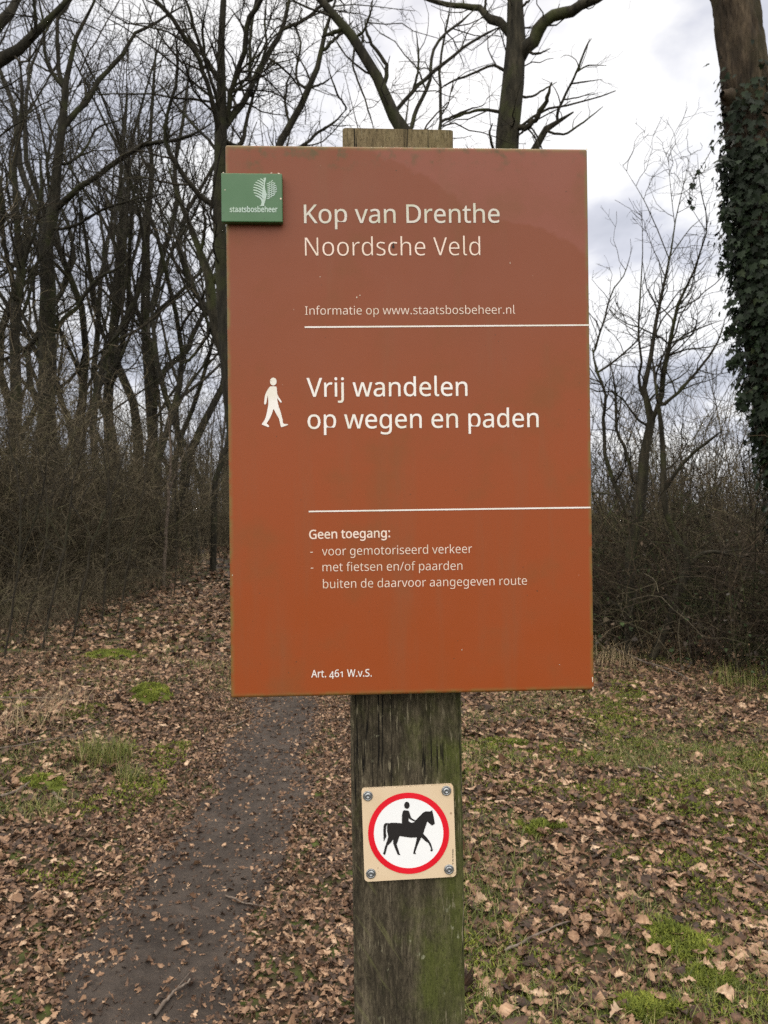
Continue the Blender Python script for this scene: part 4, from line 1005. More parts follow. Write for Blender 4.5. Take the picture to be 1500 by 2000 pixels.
# dead and half-green leaves caught in the brambles
k = rng.integers(0, len(Pb), 7000); k = k[np.argsort(rng.random(7000))]; j = rng.integers(0, 7, 7000)
pp = Pb[k, j] + rng.normal(0, .12, (7000, 3)); pp[:, 2] = np.maximum(pp[:, 2] * rng.uniform(.25, 1, 7000), gz(pp[:, 0], pp[:, 1]) + .02)
V, F, T = ivy_leaves(pp, rng.normal(0, 1, (7000, 3)), rng.triangular(.015, .028, .055, 7000), rng)
M_BRLEAF = tint_mat("bramble_leaf", [(0, (.014, .010, .007)), (.4, (.038, .026, .016)), (.50, (.085, .055, .034)), (.56, (.020, .036, .011)), (.85, (.040, .066, .020)), (1, (.075, .11, .034))], .7, .3)
tag(link("bramble_leaves", np_mesh("bramble_leaves", V, F, True, T), M_BRLEAF), "brown and half-green leaves caught in the bramble tangle", "brambles", kind="stuff")

xy = region(70, (1100, 1700), ([1100, 1900], [7.9, 6.8]), 1.6, rng)
brush_mass("bramble_cane", xy, rng.uniform(1.4, 3.0, len(xy)), rng, M_BRUSH, "paler arching canes on the face of the bramble tangle", "brambles", rb=.006, arch=.34, d1=1.2, l1=(.25, .8), d2=2, l2=(.1, .3), rm=.0022, lean=.7, n=10)
xy = region(260, (-300, 330), ([-500, 0, 330], [5.2, 5.8, 10]), 5, rng)
brush_mass("stray_stalks", xy, rng.triangular(.15, .4, 1.0, len(xy)), rng, M_BRUSH, "stray wiry stalks poking from the litter before the wood", "undergrowth", rb=.0022, arch=.2, d1=4.0, l1=(.08, .3), d2=0, rm=.0012, lean=.8)

def far_wood(name, n, xr, yr, H, rng, label, r0=.09):
    x = rng.uniform(*xr, n); y = rng.uniform(*yr, n); m = 8
    P = np.zeros((n, m, 3)); d = np.tile([0, 0, 1.0], (n, 1)) + rng.normal(0, .06, (n, 3)); P[:, 0] = np.stack([x, y, gz(x, y) - .2], -1); hh = rng.uniform(.65, 1.15, n) * H
    for j in range(1, m): d = d + rng.normal(0, .05, (n, 3)); d /= np.linalg.norm(d, axis=1, keepdims=True); P[:, j] = P[:, j - 1] + d * (hh / (m - 1))[:, None]
    Rr = (r0 * rng.uniform(.6, 1.4, n))[:, None] * np.linspace(1, .12, m)[None]
    wd = Wood(); wd.add(P, Rr, 5, rng)
    A, AR = spawn(P, Rr, 1.6, rng, (H * .14, H * .36), (25, 55), n=6, wig=.14, up=.07, tmin=.12, rmin=.018); wd.add(A, AR, 3, rng)
    B, BR = spawn(A, AR, 1.3, rng, (.6, 1.7), n=4, wig=.2, up=.05, rmin=.012); wd.add(B, BR, 3, rng)
    C_, CR = spawn(B, BR, 1.2, rng, (.4, 1.0), n=3, wig=.2, up=.05, rmin=.010); wd.add(C_, CR, 3, rng)
    tag(link(name, wd.mesh(name, False), M_FARWOOD), label, "wood", kind="stuff")
far_wood("far_wood", 170, (-38, 2), (38, 62), 11, rng, "mass of thin bare trees far back in the wood")
far_wood("distant_treeline", 240, (-60, 75), (75, 115), 8.5, rng, "low hazy line of far trees across the open land", .13)
xy = np.stack([rng.uniform(-45, 50, 2600), rng.uniform(32, 75, 2600)], -1)
brush_mass("distant_scrub", xy, rng.uniform(1.2, 3.2, len(xy)), rng, M_FARWOOD, "far low scrub closing off the view under the trees", "undergrowth", rb=.02, arch=.05, d1=2.0, l1=(.5, 1.3), d2=1.5, l2=(.3, .8), rm=.014, lean=.4, sides=(3, 3, 3))

# ------------------------------------------------------------------ the sign on its post
YAW, PITCH, ROLL = 0.04741179, -0.00550151, -0.01127881      # how the board stands to the camera
RS = (Matrix.Rotation(YAW, 3, 'Z') @ Matrix.Rotation(PITCH, 3, 'X') @ Matrix.Rotation(ROLL, 3, 'Y'))
SC = Vector((0.03021096, 0.84337349, CAM_Z + 0.10119732))
SW, SH, ST = 0.40, 0.602, 0.028
RSI = RS.transposed()
def uv(px, py, lift=0.0):
    """Where a point of the photograph lies on the board's face (metres right and up from its centre)."""
    d = Vector(((px - 750) / FPX, 1.0, -(py - 1000) / FPX)); n = RS @ Vector((0, 1, 0)); c0 = SC - n * lift
    t = (c0 - Vector((0, 0, CAM_Z))).dot(n) / d.dot(n)
    q = RSI @ (Vector((0, 0, CAM_Z)) + d * t - SC)
    return q.x, q.z

root = empty("trail_sign", SC, RS.to_euler())
tag(root, "red-brown walkers' notice board on a square mossy wooden post", "sign")

def rbox(name, x0, x1, y0, y1, z0, z1, mat, parent, bev=.003, seg=3, corner=0.0):
    """A board lying in the local x-z plane, its front at y0."""
    bm = bmesh.new(); bmesh.ops.create_cube(bm, size=1)
    for v in bm.verts: v.co = Vector(((x0 + x1) / 2 + v.co.x * (x1 - x0), (y0 + y1) / 2 + v.co.y * (y1 - y0), (z0 + z1) / 2 + v.co.z * (z1 - z0)))
    if corner:
        ed = [e_ for e_ in bm.edges if abs(e_.verts[0].co.y - e_.verts[1].co.y) > 1e-6]
        bmesh.ops.bevel(bm, geom=ed, offset=corner, segments=4, profile=.5, affect='EDGES')
        ed = [e_ for e_ in bm.edges if abs(e_.verts[0].co.y - e_.verts[1].co.y) < 1e-6 and len(e_.link_faces) == 2 and e_.calc_face_angle(0) > .8]
    else: ed = list(bm.edges)
    bmesh.ops.bevel(bm, geom=ed, offset=bev, segments=seg, profile=.5, affect='EDGES')
    return bm_obj(name, bm, mat, parent, smooth=False)

# --- post
m, nt, b = new_mat("weathered_post")
v = xyz(nt)
st = noise_node(nt, 90, 8, .74, (1, 1, .13)); st2 = noise_node(nt, 380, 6, .75, (1, 1, .22)); bl = noise_node(nt, 9, 5, .6); bl2 = noise_node(nt, 26, 5, .65, (1, 1, .55), loc=(3, 3, 3))
c = ramp_node(nt, [(.36, (.012, .010, .007)), (.5, (.050, .041, .027)), (.62, (.13, .107, .072))], mth(nt, 'ADD', mth(nt, 'MULTIPLY', st, .62), mth(nt, 'MULTIPLY', st2, .38)))
gr = mth(nt, 'ADD', mrange(nt, v["X"], -.03, .05, 0, .62), mth(nt, 'MULTIPLY', mrange(nt, bl2, .35, .7), .55))
gr = mth(nt, 'MULTIPLY', gr, mrange(nt, bl, .3, .6, .35, 1))
c = mixc(nt, mrange(nt, gr, .15, .85, 0, .75), c, mixc(nt, st2, (.018, .026, .005), (.13, .150, .030)))
c = mixc(nt, mrange(nt, v["Z"], .28, .31, 0, .8), c, ramp_node(nt, [(.3, (.07, .052, .028)), (.52, (.20, .155, .085)), (.7, (.33, .27, .165))], mth(nt, 'ADD', mth(nt, 'MULTIPLY', st, .4), mth(nt, 'MULTIPLY', st2, .6))))  # top above the board painted paler to stand in for light on it
# drying cracks, pitted grain, pale lichen flecks
crk = noise_node(nt, 34, 4, .6, (1, 1, .022), loc=(3, 3, 8)); c = mixc(nt, mth(nt, 'MULTIPLY', mrange(nt, mth(nt, 'ABSOLUTE', mth(nt, 'SUBTRACT', crk, .5)), .010, .003), mrange(nt, noise_node(nt, 8, 3, .5, (1, 1, .4), loc=(1, 8, 4)), .45, .55)), c, (.006, .005, .004))
pit = noise_node(nt, 620, 4, .7, (1, 1, .5)); c = mixc(nt, mrange(nt, pit, .30, .46, .75, 0), c, (.012, .010, .007)); c = mixc(nt, mrange(nt, pit, .60, .72, 0, .45), c, (.20, .18, .12))
lic = noise_node(nt, 120, 3, .6, (1, 1, .5), loc=(9, 2, 2)); c = mixc(nt, mth(nt, 'MULTIPLY', mrange(nt, lic, .66, .72, 0, .7), mrange(nt, bl, .45, .6)), c, (.27, .27, .18))
# pale fibres and slanting scuffs
fib = noise_node(nt, 420, 3, .6, (1, 1, .09), loc=(2, 5, 9)); fm = noise_node(nt, 16, 4, .6, loc=(7, 1, 2))
c = mixc(nt, mth(nt, 'MULTIPLY', mrange(nt, fib, .57, .66, 0, .9), mrange(nt, fm, .42, .62)), c, (.24, .21, .14))
tc_ = nt.nodes.new("ShaderNodeTexCoord"); mp_ = nt.nodes.new("ShaderNodeMapping"); mp_.inputs["Rotation"].default_value = (0, R(33), 0); mp_.inputs["Scale"].default_value = (1, 1, .06)
mp0 = nt.nodes.new("ShaderNodeMapping"); mp0.inputs["Rotation"].default_value = (0, R(33), 0); nt.links.new(tc_.outputs["Object"], mp0.inputs[0])
mp_.inputs["Rotation"].default_value = (0, 0, 0); nt.links.new(mp0.outputs[0], mp_.inputs[0]); sc_ = nt.nodes.new("ShaderNodeTexNoise"); sc_.inputs["Scale"].default_value = 170; sc_.inputs["Detail"].default_value = 4; nt.links.new(mp_.outputs[0], sc_.inputs["Vector"])
c = mixc(nt, mth(nt, 'MULTIPLY', mrange(nt, sc_.outputs["Fac"], .58, .74, 0, .35), mth(nt, 'MULTIPLY', mrange(nt, v["Z"], -.46, -.52), mrange(nt, v["X"], .06, -.03))), c, (.19, .19, .075))
nt.links.new(c, b.inputs["Base Color"]); b.inputs["Roughness"].default_value = .93; b.inputs["Specular IOR Level"].default_value = .2
bump(nt, b, mth(nt, 'ADD', st, mth(nt, 'MULTIPLY', st2, .6)), .8, .004)
M_POST = m
pw = .1262
bm = bmesh.new()
ztop = uv(777, 247)[1] * 1.03 + .002
nzs = 60; zs = np.linspace(-1.72, ztop, nzs); rr_ = np.random.default_rng(3)
prof = []
for sx, sy in ((-1, 0), (1, 0), (1, 1), (-1, 1)):
    cx0, cy0 = sx * pw / 2 - .0135, .0285 + sy * .085
    for k in range(4):
        a = {(-1, 0): math.pi, (1, 0): 1.5 * math.pi, (1, 1): 0, (-1, 1): .5 * math.pi}[(sx, sy)] + k * math.pi / 6
        prof.append((cx0 - sx * .004 + .004 * math.cos(a), cy0 + (1 - 2 * sy) * .004 + .004 * math.sin(a)))
rings = []
for z in zs:
    lean = (z - 0.1) * 0.0022
    rings.append([bm.verts.new((x + .005 - lean + .0012 * (mnoise.noise((z * 6, x * 9, 0))), y + .0008 * mnoise.noise((z * 7, x * 9, 4)) * (1 if y > .05 else 0), z + (.0025 * mnoise.noise((x * 60, y * 60, 2)) if z == zs[-1] else 0))) for x, y in prof])
for i in range(nzs - 1):
    for j in range(16): bm.faces.new((rings[i][j], rings[i][(j + 1) % 16], rings[i + 1][(j + 1) % 16], rings[i + 1][j]))
bm.faces.new(rings[-1]); bm.faces.new(rings[0][::-1])
bm_obj("post", bm, M_POST, root)

# --- board: enamelled orange-brown, a sky reflection painted pinkish into its upper part, algae round the rim
m, nt, b = new_mat("orange_enamel_painted_sheen")
v = xyz(nt)
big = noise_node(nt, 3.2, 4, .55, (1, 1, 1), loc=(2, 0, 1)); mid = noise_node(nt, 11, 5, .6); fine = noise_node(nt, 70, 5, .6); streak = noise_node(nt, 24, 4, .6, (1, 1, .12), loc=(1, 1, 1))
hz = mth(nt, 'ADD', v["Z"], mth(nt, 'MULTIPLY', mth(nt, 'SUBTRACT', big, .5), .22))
c = ramp_node(nt, [(.0, (.262, .056, .0128)), (.35, (.252, .057, .0155)), (.68, (.222, .058, .021)), (1.0, (.186, .056, .028))], mrange(nt, hz, -.30, .30))  # colour turns duller upward, painting in the sky's reflection
# reflected sky painted in pinker above a ragged slanting edge
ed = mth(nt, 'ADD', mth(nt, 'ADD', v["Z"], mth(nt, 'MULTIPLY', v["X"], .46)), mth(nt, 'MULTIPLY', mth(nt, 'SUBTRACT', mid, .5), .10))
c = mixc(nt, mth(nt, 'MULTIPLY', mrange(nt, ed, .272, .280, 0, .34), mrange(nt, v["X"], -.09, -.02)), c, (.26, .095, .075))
c = mixc(nt, mrange(nt, mid, .50, .72, 0, .30), c, (.135, .070, .022))
c = mixc(nt, mrange(nt, streak, .50, .75, 0, .24), c, (.17, .09, .045))
# algae and dirt: rim, blotches
rim = mth(nt, 'MAXIMUM', mrange(nt, mth(nt, 'ABSOLUTE', v["X"]), SW / 2 - .006, SW / 2 - .0005), mrange(nt, mth(nt, 'ABSOLUTE', v["Z"]), SH / 2 - .007, SH / 2 - .0005))
rim = mth(nt, 'MULTIPLY', rim, mrange(nt, noise_node(nt, 40, 4, .6, loc=(4, 1, 0)), .35, .62, .12, .8))
c = mixc(nt, rim, c, (.15, .14, .045))
topd = mth(nt, 'MULTIPLY', mrange(nt, mth(nt, 'ADD', v["Z"], mth(nt, 'MULTIPLY', mth(nt, 'SUBTRACT', mid, .5), .12)), .268, .302), mrange(nt, fine, .48, .66, 0, .75))
c = mixc(nt, topd, c, (.085, .07, .03))
blot = mth(nt, 'MULTIPLY', mrange(nt, noise_node(nt, 7, 3, .5, loc=(8, 2, 5)), .62, .72, 0, .35), mrange(nt, v["Z"], -.2, -.27))
c = mixc(nt, blot, c, (.16, .14, .03))
spk = noise_node(nt, 260, 2, .5, loc=(1, 7, 3)); spm = noise_node(nt, 18, 2, .5, loc=(9, 9, 2))
c = mixc(nt, mth(nt, 'MULTIPLY', mrange(nt, spk, .71, .75, 0, .8), mrange(nt, spm, .5, .6)), c, (.05, .035, .02))
spk2 = noise_node(nt, 210, 2, .5, loc=(5, 3, 3))
c = mixc(nt, mth(nt, 'MULTIPLY', mrange(nt, spk2, .745, .77, 0, .8), mrange(nt, spm, .45, .3)), c, (.55, .42, .33))
nt.links.new(c, b.inputs["Base Color"])
nt.links.new(mrange(nt, mid, .3, .7, .34, .52), b.inputs["Roughness"])
b.inputs["Specular IOR Level"].default_value = .22
bump(nt, b, fine, .06, .001)
M_BOARD = m
def tray(name, x0, x1, z0, z1, y0, y1, bev, corner, mat, parent, dent=0.0):
    """A pressed metal tray: rounded corners, rolled edges, flat face at y0."""
    rings = []; cx_, cz_ = (x0 + x1) / 2, (z0 + z1) / 2; hx, hz_ = (x1 - x0) / 2, (z1 - z0) / 2; bm = bmesh.new()
    stations = [(bev * (1 - math.sin(a)), y0 + bev * (1 - math.cos(a))) for a in np.linspace(0, math.pi / 2, 7)] + [(0, y1 - bev * .5), (bev * .5, y1)]
    for ins, y in stations:
        ring = []; rad = max(corner - ins, .0003)
        for sx, sz, a0 in ((1, 1, 0), (-1, 1, 90), (-1, -1, 180), (1, -1, 270)):
            for k in range(6):
                a = R(a0 + k * 18); ring.append(bm.verts.new((cx_ + sx * (hx - ins - rad) + rad * math.cos(a), y, cz_ + sz * (hz_ - ins - rad) + rad * math.sin(a))))
        rings.append(ring)
    for a_, b_ in zip(rings, rings[1:]):
        for i in range(24): bm.faces.new((a_[i], b_[i], b_[(i + 1) % 24], a_[(i + 1) % 24]))
    c0 = bm.verts.new((cx_, y0, cz_)); c1 = bm.verts.new((cx_, y1, cz_))
    for i in range(24):
        bm.faces.new((c0, rings[0][i], rings[0][(i + 1) % 24])); bm.faces.new((c1, rings[-1][(i + 1) % 24], rings[-1][i]))
    bmesh.ops.recalc_face_normals(bm, faces=bm.faces)
    o = bm_obj(name, bm, mat, parent)
    for p_ in o.data.polygons: p_.use_smooth = abs(p_.normal.y) < .995
    return o
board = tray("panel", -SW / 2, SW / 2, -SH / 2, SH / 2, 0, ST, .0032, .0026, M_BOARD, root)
M_EDGEW = simple_mat("chipped_primer", (.62, .56, .45), .8)
def chip(x, z, w, h, par, y=-.0003):
    r = np.random.default_rng(int(abs(x * 9999) + abs(z * 7777))); n = 9; bm = bmesh.new()
    bm.faces.new([bm.verts.new((x + w * math.cos(2 * math.pi * i / n) * r.uniform(.5, 1), y, z + h * math.sin(2 * math.pi * i / n) * r.uniform(.5, 1))) for i in range(n)])
    bmesh.ops.recalc_face_normals(bm, faces=bm.faces); return bm_obj("paint_chip", bm, M_EDGEW, par)
for (px, py, w, h) in ((1157, 1326, .0007, .004), (1158, 1344, .0008, .002), (1146, 292, .0012, .0012), (697, 581, .0008, .0012), (703, 577, .001, .0006), (996, 514, .0004, .0016), (625, 541, .001, .0003), (454, 1123, .0006, .0006), (902, 1269, .0004, .0009), (1093, 1298, .0009, .0004)):
    u_, v_ = uv(px, py); chip(u_, v_, w, h, board)

def mat_letter(name, col, col2):
    m, nt, b = new_mat(name)
    n = noise_node(nt, 35, 5, .6); f = noise_node(nt, 240, 3, .6)
    c = mixc(nt, mrange(nt, n, .4, .7), col, col2)
    c = mixc(nt, mrange(nt, f, .66, .74, 0, .6), c, (.22, .12, .07))
    nt.links.new(c, b.inputs["Base Color"]); b.inputs["Roughness"].default_value = .55
    return m
M_WHITE = mat_letter("white_lettering", (.74, .71, .69), (.66, .63, .55))
M_CREAM = mat_letter("algae_tinged_lettering", (.56, .52, .47), (.45, .45, .33))
M_PEACH = mat_letter("thin_peach_lettering", (.74, .60, .52), (.64, .53, .42))

